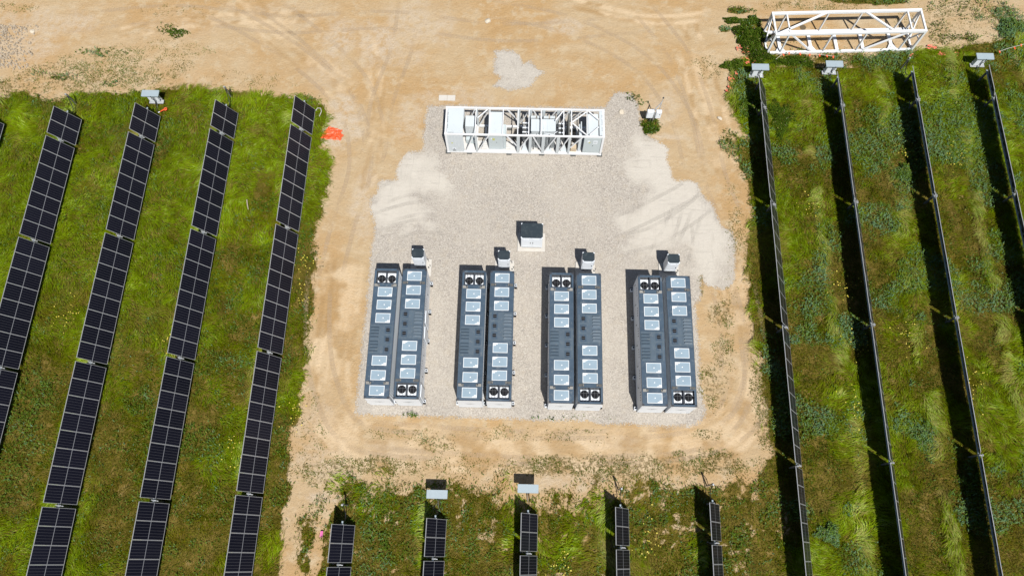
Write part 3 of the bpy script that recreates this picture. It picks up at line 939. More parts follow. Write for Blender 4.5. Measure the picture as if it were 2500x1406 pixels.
    for py in (3.38, 4.09, 4.78):
        e = MB()
        e.box(-.22, .22, -.26, .26, .0, .012, 0)
        e.box(-.12, .12, -.11, .11, .012, .05, 1)
        e.box(-.13, .13, -.015, .015, .05, .065, 2).box(-.03, .03, -.20, -.15, .012, .04, 2).box(-.03, .03, .15, .20, .012, .04, 2)
        e.build('exhaust_vent', [M['roof'], M['black_fan'], M['grille']], c, (1.28, py, z + .023))
    for py in (1.04, 8.08):
        for px, s in ((.24, 1), (BW - .24, -1)):
            k = MB()
            k.box(-.19, .19, -.10, .10, 0, .015, 0)
            k.add([(-.18 * s, -.09, .016), (.10 * s, -.09, .016), (.02 * s, .09, .10), (-.18 * s, .09, .10), (-.18 * s, .09, .016), (.02 * s, .09, .016)],
                  [(0, 1, 2, 3), (3, 2, 5, 4), (0, 3, 4), (1, 5, 2)], 1)
            k.box(min(.10 * s, .18 * s), max(.10 * s, .18 * s), -.09, .07, .015, .06, 1)
            k.build('lifting_bracket', [M['roof_lip'], M['bracket']], c, (px, py, z + .001))
    # doors
    dr = MB()
    dr.box(.10, BW - .10, -.012, .012, BZ + .16, BZ + BH - .12)
    de = dr.build('end_door', M['white'], c)
    for k, hh in enumerate((.05, .08, .13, .20, .30, .20, .13, .08, .05)):
        MB().box(-.018, .018, -.005, 0, -hh / 2, hh / 2).build('vent_slot', M['print'], de, (BW / 2 + (k - 4) * .085, -.0125, 1.45))
    for k in range(6):
        y0 = .16 + k * 1.51
        sd = MB()
        sd.box(-.004, .013, y0, y0 + 1.47, BZ + .18, BZ + BH - .14, 0)
        sd.box(-.03, -.004, y0 + 1.30, y0 + 1.34, BZ + 1.1, BZ + 1.35, 1)
        for q in range(4):
            sd.box(-.008, -.004, y0 + .3 + q * .18, y0 + .38 + q * .18, BZ + 1.75, BZ + 1.95, 1)
        sd.build('side_door', [M['white'], M['print']], c)
    for k in range(5):
        y0 = .25 + k * 2.2
        for x0, x1 in ((-.20, -.03), (BW + .03, BW + .20)):
            a = MB()
            a.box(x0, x1, y0 - .12, y0 + .10, 0, .32, 0)
            a.box(x0 - .002, x1 + .002, y0 + .10, y0 + .16, 0, .34, 1)
            a.box(x0 + .03, x1 - .03, y0 - .07, y0 + .05, .32, .335, 1)
            a.build('anchor_box', [M['white'], M['dark']], c)
    return c


proto = battery()
BX = [(-10.43, 9.412), (-8.423, 9.421), (-4.150, 9.406), (-2.156, 9.406), (2.072, 9.367), (4.021, 9.359), (8.365, 9.315), (10.343, 9.312)]
BLAB = ['leftmost battery container, ribbed white side facing its neighbour, fans at the north end',
        'second battery container from the left, bright white hatches along its east side',
        'third battery container from the left, fans at the north end, plain west wall in shadow',
        'fourth battery container from the left, fans at the south end, beside the narrow left gap',
        'fifth battery container from the left, dusty louvres, fans at the north end',
        'sixth battery container from the left, fans at the south end, louvres on the east half',
        'seventh battery container from the left, tall grey west wall visible, fans at the north end',
        'rightmost battery container, nearest the weedy dirt strip, fans at the south end']
for i, ((x, y), lab) in enumerate(zip(BX, BLAB)):
    o = proto if i == 0 else copy_tree(proto)
    if i % 2:
        o.location = (x + BW, y + BL, 0)
        o.rotation_euler = (0, 0, math.pi)
    else:
        o.location = (x, y, 0)
    tag(o, lab, 'battery container', 'battery containers standing in four pairs')
    if i % 2:                      # the end wall facing south carries the slotted door on these too
        for ch in kids(o):
            if ch.name.startswith('end_door'):
                ch.location = (BW, BL, 0)
                ch.rotation_euler = (0, 0, math.pi)
    if i == 1:
        for y0, y1 in ((2.95, 3.85), (4.10, 4.95), (8.25, 9.1)):
            dd = MB()
            dd.box(-.10, -.045, y0, y1, BZ + .15, BZ + 2.1, 0).box(-.045, -.032, y0 + .05, y1 - .05, BZ + .2, BZ + 2.05, 1)
            dd.build('hatch', [M['white'], M['plinth']], o)

# ------------------------------------------------------------------ switch cabinets on concrete slabs
def slab(x0, x1, y0, y1, h, label, grp=None):
    o = MB().box(0, x1 - x0, 0, y1 - y0, -.2, h).build('concrete_slab', M['concrete'], None, (x0, y0, 0), bevel=.02)
    return tag(o, label, 'slab', grp, 'thing')


def cabinet(x, y, w, dpt, h, label, double=False, plinth=.28):
    c = empty('switch_cabinet', (x, y, .12), 0, label, 'electrical cabinet', None if double else 'small switch cabinets behind the containers')
    z1 = h - .12
    MB().box(.06, w - .06, .06, dpt - .06, 0, plinth).build('plinth', M['plinth'], c)
    MB().box(0, w, 0, dpt, plinth, z1 - .04).build('body', M['white'], c, bevel=.012)
    n = 2 if double else 1
    for k in range(n):
        a, b = .06 + k * (w - .06) / n, (k + 1) * (w - .06) / n - .01
        d = MB()
        d.box(a, b, -.018, -.001, plinth + .06, z1 - .12, 0)
        d.box(a + .10, b - .10, -.026, -.018, plinth + .16, plinth + .34, 0).box(a + .10, b - .10, -.026, -.018, z1 - .5, z1 - .3, 0)
        do = d.build('door', M['white'], c)
        hx = a + .05 if k else b - .06
        MB().box(hx - .02, hx + .02, -.05, -.018, (z1 + plinth) / 2 - .1, (z1 + plinth) / 2 + .1).box(b - .16, b - .08, -.022, -.0185, z1 - .21, z1 - .16).build('handle', M['print'], do)
    r = MB()
    r.box(-.012, w + .012, -.012, dpt + .012, z1 - .04, z1 - .012, 0)
    cc = .11
    r.plate([(cc, -.01, z1), (w - cc, -.01, z1), (w + .01, cc, z1), (w + .01, dpt - cc, z1), (w - cc, dpt + .01, z1), (cc, dpt + .01, z1), (-.01, dpt - cc, z1), (-.01, cc, z1)], .012, 1)
    r.build('roof', [M['white'], M['cab_roof']], c)
    return c


CAB = [(-7.95, 'behind the second container from the left'), (-1.67, 'behind the fourth container from the left'),
       (4.48, 'behind the sixth container from the left'), (10.66, 'behind the rightmost container')]
PADX = [(-8.31, -6.73), (-1.96, -.52), (4.11, 5.58), (10.36, 11.86)]
for (x, l), (p0, p1) in zip(CAB, PADX):
    slab(p0, p1, 19.5 - .3, 20.57, .12, 'pale concrete slab under the small cabinet ' + l, 'concrete slabs under the cabinets')
    cc_ = cabinet(x, 19.83, .85, .69, 2.17, 'small white cabinet with charcoal top ' + l)
    pp = MB()
    pp.tube([(1.0, .5, .0), (1.0, .5, .35), (.92, .5, .42)], .02, 6).tube([(1.12, .15, .0), (1.12, .15, .18)], .03, 6).box(.98, 1.06, -.02, .04, 0, .12)
    pp.build('conduit', M['print'], cc_)
slab(-.30, 1.80, 21.36, 22.86, .12, 'wide pale concrete slab under the big double-door cabinet', 'concrete slabs under the cabinets')
cabinet(-.03, 21.58, 1.59, 1.17, 2.13, 'large white double-door cabinet with charcoal top alone on the gravel', True, .22)
lid = MB().box(0, .68, 0, .52, -.1, .05).box(.695, 1.36, 0, .52, -.1, .055).build('vault_lid', M['concrete'], None, (-7.02, 34.52, 0), bevel=.01)
tag(lid, 'flat two-piece concrete vault lid in the dirt north of the skid', 'vault lid')

# ------------------------------------------------------------------ transformer skid (open 40-foot frame)
def skid():
    L, D, z0, z1 = 12.19, 2.438, .16, 2.91
    s = empty('transformer_skid', (-6.027, 29.67, 0), -.002, 'long pale grey open-frame transformer skid on the gravel', 'transformer skid')
    W = M['steel_white']
    fr = MB()
    for x in (0, L - .16):
        for y in (0, D - .16):
            fr.box(x, x + .16, y, y + .16, z0, z1)
            for zc in (z0 - .004, z1 - .11):
                fr.box(x - .012, x + .172, y - .012, y + .172, zc, zc + .118)
    for y in (0, D - .10):
        fr.box(.16, L - .16, y, y + .10, z1 - .14, z1)
        fr.box(.16, L - .16, y, y + .13, z0, z0 + .18)
    for x in (0, L - .13):
        fr.box(x, x + .13, .16, D - .16, z1 - .12, z1 - .002)
        fr.box(x, x + .13, .16, D - .16, z0, z0 + .16)
    for x in (2.33, 3.39, 4.42, 5.57, 6.41, 7.35, 9.08, 9.68, 10.86):     # roof bars
        fr.box(x - .034, x + .034, .10, D - .10, z1 - .10, z1 - .006)
    for x in (1.45, 3.0, 4.6, 6.0, 7.5, 9.0, 10.5):                          # floor bearers
        fr.box(x - .06, x + .06, .13, D - .13, z0 + .02, z0 + .12)
    fr.build('frame', W, s)
    for x, w in ((2.37, .15), (5.62, .24), (6.55, .22), (7.55, .24), (8.70, .24), (9.58, .18)):
        for y in (0, D - .10):
            MB().box(x - w / 2, x + w / 2, y, y + .10, z0 + .18, z1 - .14).build('side_post', M['skid'], s)
    zt, zb = z1 - .2, z0 + .25
    for a, b in (((2.2, zt), (1.5, zb)), ((3.35, zt), (2.45, zb)), ((4.75, zt), (5.5, 1.3)), ((6.45, zt), (5.75, .9)), ((6.75, zt), (7.42, .8)),
                 ((8.5, zt), (7.7, zb + .2)), ((9.5, zt), (8.85, zb + .2)), ((10.5, zt), (9.7, 1.2))):
        for y in (.06, D - .06):
            MB().bar((a[0], y, a[1]), (b[0], y, b[1]), .07, .09, up=(0, 1, 0)).build('brace', W, s)
    zr = z1 - .055
    for a, b in (((10.8, 2.2), (9.75, 1.3)), ((9.75, 1.2), (10.8, .2)), ((11.0, 2.25), (11.75, 1.55)), ((11.75, .9), (11.05, .2)),
                 ((9.0, 2.2), (8.45, 1.4)), ((3.2, 2.25), (2.45, 1.5))):
        MB().bar((a[0], a[1], zr), (b[0], b[1], zr), .075, .075).build('brace', W, s)
    # roof sheets
    MB().box(.16, 1.38, .13, D - .13, z1 - .05, z1 - .004).build('roof_sheet', M['skid_light'], s)
    MB().box(11.80, L - .13, .16, D - .16, z1 - .05, z1 - .003).build('roof_sheet', M['skid_light'], s)
    # ribbed end wall section, south and north
    for y, sg in ((.02, -1), (D - .02, 1)):
        w = MB()
        n = 5
        for k in range(n):
            a = .16 + k * 1.22 / n
            b = .16 + (k + 1) * 1.22 / n
            w.box(a, b - .05, y - .016, y + .016, z0 + .18, z1 - .14)
            w.box(b - .05, b, y - .016 - sg * .02, y + .016 - sg * .02, z0 + .18, z1 - .14)
        o = w.build('wall_panel', M['skid_light'], s)
        if sg < 0:
            MB().box(.42, .56, -.004, .002, 1.55, 1.67, 0).build('sticker', M['yellow'], o)
            st = MB()
            st.box(.46, .72, -.006, .002, .62, .85, 0).box(.50, .68, -.009, -.006, .66, .72, 1).box(.55, .63, -.009, -.006, .75, .81, 1).box(.46, .72, -.006, .002, .44, .55, 1)
            st.build('nameplate', [M['white'], M['print']], o)
    we = MB()
    we.box(.02, .05, .16, D - .16, z0 + .16, z1 - .12).box(L - .05, L - .02, .16, D - .16, z0 + .16, z1 - .12)
    we.build('end_wall', M['skid'], s)
    # deck: bright plate along the south, open to the gravel behind
    dk = MB()
    dk.box(.13, 5.5, .13, 1.02, z0 + .12, z0 + .15).box(5.5, 9.6, .13, D - .13, z0 + .12, z0 + .148).box(9.6, 10.2, .13, 1.0, z0 + .12, z0 + .15).box(10.2, L - .13, .13, D - .13, z0 + .12, z0 + .149)
    dk.box(.13, 2.4, 1.02, D - .13, z0 + .12, z0 + .149)
    dk.build('deck', M['floor'], s)
    # marks along the roof edges: container-size lettering, reduced to small dark characters
    mk = MB()
    for k in range(11):
        if k in (3, 8): continue
        mk.box(.175, .215, .55 + k * .13, .62 + k * .13, z1 - .004, z1 - .001)
        mk.box(11.98, 12.02, .55 + k * .13, .63 + k * .13, z1 - .003, z1 - .0005)
    for k in range(5):
        mk.box(.26 + k * .09, .32 + k * .09, .145, .185, z1 - .004, z1 - .001)
    mk.build('lettering', M['plinth'], s)
    # low cabinet at the west end with a sloping grey front
    lc = MB()
    lc.box(1.48, 2.22, 1.15, 2.1, z0 + .15, 2.2, 0)
    lc.box(1.48, 2.22, .72, 1.15, z0 + .15, .9, 1)
    lc.build('low_cabinet', [M['skid_light'], M['skid_door']], s)
    MB().tube([(2.55, .5, .35), (2.75, .62, .5), (2.80, .45, .62), (2.65, .3, .5), (2.6, .35, .33)], .05, 6).build('hose', M['cable'], s)
    pl = MB()
    for k in range(4):
        pl.box(2.65, 3.15, .25 + k * .17, .40 + k * .17, z0 + .25, z0 + .30)
        pl.box(4.62, 5.02, .25 + k * .17, .40 + k * .17, z0 + .25, z0 + .30)
    for x in (2.7, 3.08, 4.66, 4.98):
        pl.box(x - .03, x + .03, .25, .91, z0 + .15, z0 + .25)
    pl.build('pallet', M['floor'], s)
    # tall cabinet in the middle-west
    tc = MB().box(3.30, 4.42, .25, D - .25, z0 + .15, 2.70).build('tall_cabinet', M['skid_light'], s, bevel=.02)
    d = MB().box(3.36, 4.36, .225, .247, z0 + .3, 2.55).build('door', M['skid_door'], tc)
    MB().box(3.62, 3.80, .218, .224, 1.75, 2.05, 0).box(3.50, 3.58, .218, .224, 1.9, 2.1, 1).box(3.9, 3.96, .20, .224, 1.45, 1.50, 2).build('sticker', [M['yellow'], M['white'], M['print']], d)
    MB().box(4.43, 4.66, .30, 1.3, z0 + .15, 2.35).build('side_cabinet', M['skid_door'], s, bevel=.015)
    # transformer
    tr = MB()
    tr.box(6.62, 8.45, .72, 1.70, z0 + .35, 2.42, 0)
    tr.box(6.58, 7.20, .68, 1.74, 2.42, 2.50, 0).box(7.24, 8.49, .68, 1.74, 2.42, 2.50, 0)
    tr.box(6.7, 8.4, .6, 1.8, z0 + .15, z0 + .35, 1)
    tr.box(6.98, 7.0, .70, 1.72, 2.50, 2.515, 0).box(7.85, 7.87, .70, 1.72, 2.50, 2.515, 0)
    tank = tr.build('tank', [M['skid_light'], M['skid']], s, bevel=.01)
    MB().disc((7.6, 1.35, 2.50), .09, .06, 14).tube([(7.6, 1.3, 2.52), (7.58, .8, 2.54), (7.62, .62, 2.3), (8.3, .55, 2.25), (8.62, .8, 2.3)], .022, 6).build('pipework', M['white'], tank)
    for y0, y1 in ((1.82, 2.22), (.26, .60)):
        for x in (6.75, 7.25, 7.75, 8.25):
            rd = MB()
            for k in range(6):
                rd.box(x - .19 + k * .068, x - .165 + k * .068, y0, y1, z0 + .5, 2.28)
            rd.box(x - .2, x + .19, y0 + .12, y1 - .12, 2.28, 2.34).box(x - .2, x + .19, y0 + .12, y1 - .12, z0 + .42, z0 + .5)
            rd.build('radiator', M['skid'], s)
    # bushings and busbars each side of the tank
    for x in (6.15, 8.95):
        for y in (.62, 1.0, 1.42):
            bs = MB()
            for k in range(4):
                bs.box(x - .19 + k * .10, x - .13 + k * .10, y - .10, y + .10, 1.45, 2.15, 1)
            bs.box(x - .22, x + .22, y + .11, y + .19, 2.10, 2.2, 0)
            bs.tube([(x, y, .4), (x, y, 1.45)], .06, 8, 0)
            bs.build('bushing', [M['white'], M['plinth']], s)
    MB().box(5.66, 5.90, .5, 1.25, z0 + .3, 2.0).box(5.66, 5.90, .62, 1.1, 2.0, 2.12).build('arrester', M['dark'], s)
    cb = MB()
    for k in range(7):
        x = 6.2 + k * .42
        cb.tube([(x, .55 + .04 * (k % 3), 2.0 - .1 * (k % 2)), (x + .12, .45, 1.7), (x + .3, .30, 1.2 + .1 * (k % 3)), (x + .2, .25, .5)], .028, 6)
    for k in range(4):
        cb.tube([(8.9, .6 + k * .25, 2.2), (9.15, .6 + k * .22, 2.0), (9.35, .55 + k * .2, 1.2), (9.4, .6 + k * .2, .4)], .035, 6)
        cb.tube([(5.95, .7 + k * .2, 1.9), (5.6, .8 + k * .2, 1.5), (5.35, .8 + k * .2, .8), (5.2, .75 + k * .2, .35)], .035, 6)
    cb.build('cables', M['cable'], s)
    MB().box(9.44, 9.56, .2, 2.2, z0 + .15, 2.6).build('barrier', M['plinth'], s)
    # sloping floor plates and frames on the south face
    tri = MB()
    for x in (5.85, 7.75, 8.95):
        tri.plate([(x, .14, z0 + .16), (x + .55, .14, z0 + .16), (x + .25, .45, 1.2)], .02)
    tri.build('gusset_plates', M['skid_light'], s)
    lb = MB().box(9.75, 10.2, .2, .62, z0 + .15, z0 + .62).build('carton', paint('cardboard', (.58, .47, .33), .8), s)
    MB().box(10.30, 10.52, .22, 1.5, z0 + .15, 2.3).box(10.42, 10.50, .9, 1.6, 2.3, 2.5).build('side_cabinet', M['skid_light'], s, bevel=.015)
    rc = MB().box(10.95, 11.78, .20, D - .22, z0 + .15, 2.62).build('ring_unit', M['skid_light'], s, bevel=.02)
    d = MB().box(10.68, 12.0, .03, .06, z0 + .32, z1 - .25).build('door', M['skid_door'], s)
    d2 = MB()
    d2.box(10.95, 11.12, .020, .029, 2.05, 2.3, 1).box(11.05, 11.18, .016, .0205, 1.98, 2.12, 0).box(11.40, 11.72, .020, .029, 1.85, 2.3, 1).box(11.45, 11.66, .016, .0205, 1.95, 2.22, 2).box(11.36, 11.42, .0, .029, 1.55, 1.60, 3)
    d2.build('sticker', [M['yellow'], M['white'], M['skid'], M['print']], d)
    bl = MB()
    for x in (.05, 1.75, 4.9, 7.5, 10.0, 12.1):
        bl.box(x - .2, x + .2, -.05, .25, 0, z0 - .006).box(x - .2, x + .2, D - .25, D + .05, 0, z0 - .006)
    bl.build('blocking', M['plinth'], s)
    return s


skid()

# ------------------------------------------------------------------ white steel truss box
def truss():
    L, D, z0, z1 = 12.26, 2.24, .05, 2.62
    s = empty('steel_truss', (20.115, 39.511, 0), .049, 'white steel open truss frame lying at the weedy edge of the yard', 'truss frame')
    W = M['steel_white']
    b = .20
    for y in (0, D - b):
        for z in (z0, z1 - b):
            MB().box(.16, L - .16, y, y + b, z, z + b).build('chord', W, s)
    for x in (0, L - .16):
        ends = MB()
        for y in (0, D - .16):
            ends.box(x, x + .16, y, y + .16, z0 - .004, z1 + .004)
        ends.box(x + .01, x + .15, .16, D - .16, z1 - .15, z1 - .003).box(x + .01, x + .15, .16, D - .16, z0 + .01, z0 + .16)
        xm = x + .08
        ends.bar((xm, .16, z1 - .2), (xm, D / 2, z0 + .2), .10, .12).bar((xm, D - .16, z1 - .2), (xm, D / 2, z0 + .2), .10, .12)
        ends.bar((xm, .16, 1.35), (xm, .62, 1.35), .07, .07).bar((xm, D - .16, 1.35), (xm, D - .62, 1.35), .07, .07)
        for y, sy in ((.16, 1), (D - .16, -1)):
            for z, sz in ((z0 + .15, 1), (z1 - .15, -1)):
                ends.plate([(xm - .02, y, z), (xm - .02, y + sy * .38, z), (xm - .02, y, z + sz * .38)], .02)
        ends.build('end_frame', W, s)
    for f in (.10, .385, .61, .905):
        MB().box(L * f - .05, L * f + .05, D - b + .03, D - .03, z0 + b, z1 - b).build('post', W, s)
    for f in (.095, .385, .61, .905):
        MB().box(L * f - .05, L * f + .05, .03, b - .03, z0 + b, z1 - b).build('post', W, s)
    zc = z1 - .1
    for p, q, w_ in (((.25, .15, zc), (.365 * L, D - .15, zc), .16), ((.63 * L, D - .15, zc), (.79 * L, .15, zc), .16),
                     ((.10 * L, b, zc), (.10 * L, D - b, zc), .11), ((.905 * L, b, zc), (.905 * L, D - b, zc), .11),
                     ((.12 * L, .1, z1 - .25), (.30 * L, .1, z0 + .25), .12), ((.88 * L, .1, z1 - .25), (.655 * L, .1, z0 + .25), .12)):
        MB().bar(p, q, w_, .12).build('diagonal', W, s)
    for f in (.10, .31, .487, .665, .862):
        fb = MB()
        fb.box(L * f - .13, L * f + .13, b, D - b, z0 + .01, z0 + .16)
        if f in (.10, .862, .31):
            fb.plate([(L * f - .13, b, z0 + .15), (L * f - .42, b, z0 + .15), (L * f - .13, b + .5, z0 + .15)][::-1], .02)
            fb.plate([(L * f + .13, b, z0 + .15), (L * f + .42, b, z0 + .15), (L * f + .13, b + .5, z0 + .15)], .02)
        fb.build('floor_beam', W, s)
    return s


truss()
hatch_disc = MB().disc((0, 0, 0), .26, .03, 20).build('round_cover', paint('brown_lid', (.14, .10, .05), .8), None, (23.53, 42.37, 0))
tag(hatch_disc, 'small round brown cover on the dirt inside the white truss', 'cover')

# ------------------------------------------------------------------ meter post with a bent conduit mast
def mast():
    s = empty('meter_post', (10.15, 32.95, 0), 0, 'grey meter post with two white boxes and a tall bent conduit mast', 'meter post')
    MB().box(-.06, .06, -.05, .05, -.3, 1.75).box(-.45, .75, .0, .05, 1.55, 1.62).box(-.45, .75, .0, .05, .95, 1.02).build('post', M['post'], s)
    a = MB().box(-.42, .10, -.26, -.002, .85, 1.75).build('enclosure', M['white'], s, bevel=.02)
    MB().box(-.36, .02, -.275, -.262, .92, 1.68).build('door', M['white'], a)
    a = MB().box(.28, .72, -.24, -.002, .80, 1.70).build('enclosure', M['white'], s, bevel=.02)
    MB().box(.34, .66, -.255, -.242, .87, 1.63, 0).box(.55, .62, -.26, -.2555, 1.3, 1.42, 1).build('door', [M['white'], M['print']], a)
    c = MB()
    c.tube([(.55, .1, 1.6), (.55, .1, 2.3), (.56, .12, 3.1)], .035, 8)
    c.tube([(.14, .0, 1.5), (.20, .02, 1.8), (.48, .08, 2.4), (.53, .10, 2.6)], .045, 8)
    c.tube([(.20, -.1, .1), (.20, -.1, 1.5)], .05, 8)
    c.build('conduit', M['galv_bright'], s)
    MB().disc((.56, .12, 3.08), .06, .1, 10).build('cap', M['print'], s)
    MB().tube([(.1, -.12, .85), (.16, -.2, .4), (.05, -.15, .02)], .04, 6).tube([(-.05, -.12, .85), (-.1, -.2, .3), (-.02, -.2, .02)], .04, 6).build('cable', M['cable'], s)
    return s


mast()

# ------------------------------------------------------------------ small loose things
def crumple(name, pts, mat, label, cat, res=22, amp=.10, holes=0, group=None, seed=1):
    """a crumpled sheet with a ragged outline lying on the ground"""
    P = np.array(pts)
    gx = np.linspace(P[:, 0].min(), P[:, 0].max(), res); gy = np.linspace(P[:, 1].min(), P[:, 1].max(), res)
    X, Y = np.meshgrid(gx, gy)
    inside = sdf(pts, X, Y) + (fbm(X, Y, 2.2, 3, seed) - .5) * .25 > 0
    if holes:
        inside &= fbm(X, Y, 7.0, 3, seed + 5) < 1 - holes
    Z = .03 + amp * np.abs(fbm(X, Y, 2.4, 3, seed + 3) - .5) * 2.6 + amp * .5 * vnoise(X, Y, 6, seed + 9)
    idx = -np.ones(X.shape, int); idx[inside] = np.arange(inside.sum())
    vs = np.stack([X[inside], Y[inside], Z[inside]], 1)
    cx, cy = vs[:, 0].mean(), vs[:, 1].mean()
    vs[:, 0] -= cx; vs[:, 1] -= cy
    fs = []
    for j in range(res - 1):
        for i in range(res - 1):
            q = (idx[j, i], idx[j, i + 1], idx[j + 1, i + 1], idx[j + 1, i])
            if min(q) >= 0: fs.append(q)
    m = MB()
    m.add(vs.tolist(), fs)
    m.add([(v[0], v[1], v[2] - .012) for v in vs.tolist()], [f[::-1] for f in fs])
    return tag(m.build(name, mat, None, (cx, cy, 0)), label, cat, group)


crumple('tarpaulin', [(-16.35, 30.75), (-16.0, 31.45), (-15.62, 31.95), (-15.2, 31.75), (-14.52, 31.62), (-14.62, 31.25), (-14.38, 31.05), (-14.62, 30.62), (-15.5, 30.60)], M['orange'],
        'crumpled bright orange tarpaulin lying at the edge of the west field', 'tarpaulin', 26, .14)
m = MB()
m.tube([(-.30, -.12, .02), (-.1, -.05, .1), (.08, .02, .14)], [.03, .045, .05], 8, 0)
ring = [(.18 + .10 * math.cos(a), .06 + .10 * math.sin(a), .15) for a in [2 * math.pi * k / 12 for k in range(13)]]
m.tube(ring, .045, 8, 0, cap=False)
m.tube([(-.44, -.18, .0), (-.30, -.12, .02)], .035, 8, 1)
tag(m.build('marker_ring', [M['orange'], M['white']], None, (-29.22, 32.9, .33)), 'orange ring-headed plastic marker in the grass below the hood box', 'marker')
NET = [(18.30, 39.95, .75, .5, 'faded orange netting scrap at the dirt edge above the hood box, beside the dark bush'), (18.60, 38.80, .85, .6, 'largest faded orange netting heap right above the hood box'),
       (17.50, 37.75, .22, .35, 'thin orange netting strip in the weeds left of the hood box'), (17.02, 36.95, .35, .4, 'orange netting scrap on the field edge below the thin strip'),
       (16.72, 35.95, .45, .35, 'lowest orange netting scrap at the field edge'), (34.0, 40.4, .6, .35, 'orange netting scraps just right of the truss foot'),
       (34.9, 39.8, .6, .3, 'orange netting scraps in the weeds right of the truss'), (35.9, 39.75, .3, .25, 'single orange scrap left of the far right hood box'),
       (32.15, 39.55, .25, .25, 'single orange scrap above the third east row head')]
for k, (x, y, rx, ry, lab) in enumerate(NET):
    pts = [(x + rx * math.cos(a) * (.7 + .4 * random.random()), y + ry * math.sin(a) * (.7 + .4 * random.random())) for a in [2 * math.pi * i / 9 for i in range(9)]]
    o = crumple('netting_scrap', pts, M['orange_faded'], lab, 'netting', 26, .08, .47, 'scraps of orange safety netting', 30 + k)
    o.location.z = .16


def flag_line(pts, flags, label):
    s = empty('flag_line', (pts[0][0], pts[0][1], 0), 0, label, 'flag line', 'ropes with orange flags')
    rel = [(p[0] - pts[0][0], p[1] - pts[0][1], p[2]) for p in pts]
    MB().tube(rel, .018, 5).build('rope', M['rope'], s)
    for x, y, z, r in flags:
        f = MB()
        f.plate([(-.08, 0, .0), (.08, .02, .0), (.06, -.14, -.08), (-.03, -.17, -.05)], .012).plate([(.07, -.02, .02), (-.05, .03, .02), (-.04, .10, -.05), (.06, .08, -.03)], .012)
        o = f.build('flag', M['orange'], s, (x - pts[0][0], y - pts[0][1], z))
        o.rotation_euler = (0, 0, r)
    return s


flag_line([(20.75, 38.75, .5), (21.3, 39.2, .62), (22.2, 39.3, .62), (23.4, 39.25, .6), (24.5, 39.2, .6), (25.6, 39.1, .55)],
          [(21.35, 39.2, .6, .6), (21.85, 39.35, .62, 0), (22.75, 39.28, .62, .3), (23.55, 39.25, .6, -.2), (24.35, 39.2, .6, .2), (24.95, 39.15, .58, .5), (25.5, 39.1, .56, -.1)],
          'rope with small orange flags along the near side of the truss')
flag_line([(39.3, 39.9, .5), (40.2, 40.2, .6), (41.5, 40.6, .6), (43.5, 41.1, .6)], [(39.35, 39.92, .5, .3), (40.6, 40.25, .58, .4), (41.2, 40.55, .6, 0)],
          'rope with orange flags at the upper right corner')
m = MB().plate([(-.10, -.18, .16), (.08, -.2, .18), (.10, .2, .18), (-.08, .18, .17)], .02).tube([(0, 0, -.1), (0, 0, .17)], .012, 6)
tag(m.build('marker_flag', M['pink'], None, (-12.96, .68, 0)), 'small pink survey flag between the ruts and the bottom panel row', 'flag')
tag(MB().tube([(0, 0, .30), (.1, -.4, .32), (.22, -.82, .28)], [.05, .045, .03], 7).build('stick', M['wood'], None, (-21.37, 25.1, 0)), 'bleached stick lying in the grass between two west rows', 'stick')
tag(MB().tube([(-.3, .2, .28), (-.15, .38, .38), (.1, .36, .38), (.18, .1, .34), (.1, -.15, .3), (.05, -.35, .3)], .03, 6).build('cable_loop', M['rope'], None, (-16.6, 33.0, 0)),
    'pale loose cable loop in the grass by the row head near the tarpaulin', 'cable')


def stone(x, y, r, label, mat='rock', seed=0, z=0, group='pale stones on the yard'):
    bm = bmesh.new()
    bmesh.ops.create_icosphere(bm, subdivisions=2, radius=r)
    rs = random.Random(seed)
    dirs = [(Vector((rs.uniform(-1, 1), rs.uniform(-1, 1), rs.uniform(-1, 1))).normalized(), rs.uniform(.55, .9)) for _ in range(9)]
    for v in bm.verts:
        for d, k in dirs:
            q = v.co.dot(d)
            if q > r * k: v.co -= d * (q - r * k)
        v.co.z *= .6
    me = bpy.data.meshes.new('stone'); bm.to_mesh(me); bm.free()
    me.materials.append(M[mat])
    return tag(link('stone', me, None, (x, y, z + r * .25)), label, 'stone', group)


stone(-3.29, 42.46, .30, 'white stone alone on the tan dirt above the gravel spill', seed=1)
stone(15.86, 33.31, .24, 'white stone on the dirt left of the first east row', seed=2)
stone(7.95, 33.75, .26, 'pale stone on the gravel just right of the skid', seed=3)
stone(6.75, 28.4, .30, 'pale stone on the gravel right of the scraped fines', seed=4) if False else None
stone(-42.0, 40.6, .22, 'single pale stone at the corner of the rubble heap', seed=5)
# rubble heap at the upper left: far too many broken stones to count
m = MB()
for k in range(520):
    x = -45.5 + abs(random.gauss(0, 1.0)) * 1.6 + random.random() * 1.2
    y = random.uniform(36.8, 41.2)
    if x > -41.4: continue
    r = random.uniform(.03, .12) * (1.3 if random.random() < .1 else 1)
    dz = random.uniform(0, .12)
    p = [(r * random.uniform(.6, 1.1) * math.cos(a), r * random.uniform(.6, 1.1) * math.sin(a)) for a in (0.3, 1.5, 2.7, 3.9, 5.2)]
    vs = [(x + a, y + b, 0) for a, b in p] + [(x + a * .6, y + b * .6, r * .9 + dz) for a, b in p]
    m.add(vs, [(5, 6, 7, 8, 9)] + [(i, (i + 1) % 5, 5 + (i + 1) % 5, 5 + i) for i in range(5)])
tag(m.build('rubble', M['rock_grey']), 'heap of broken grey stones at the upper left edge', 'rubble', kind='stuff')

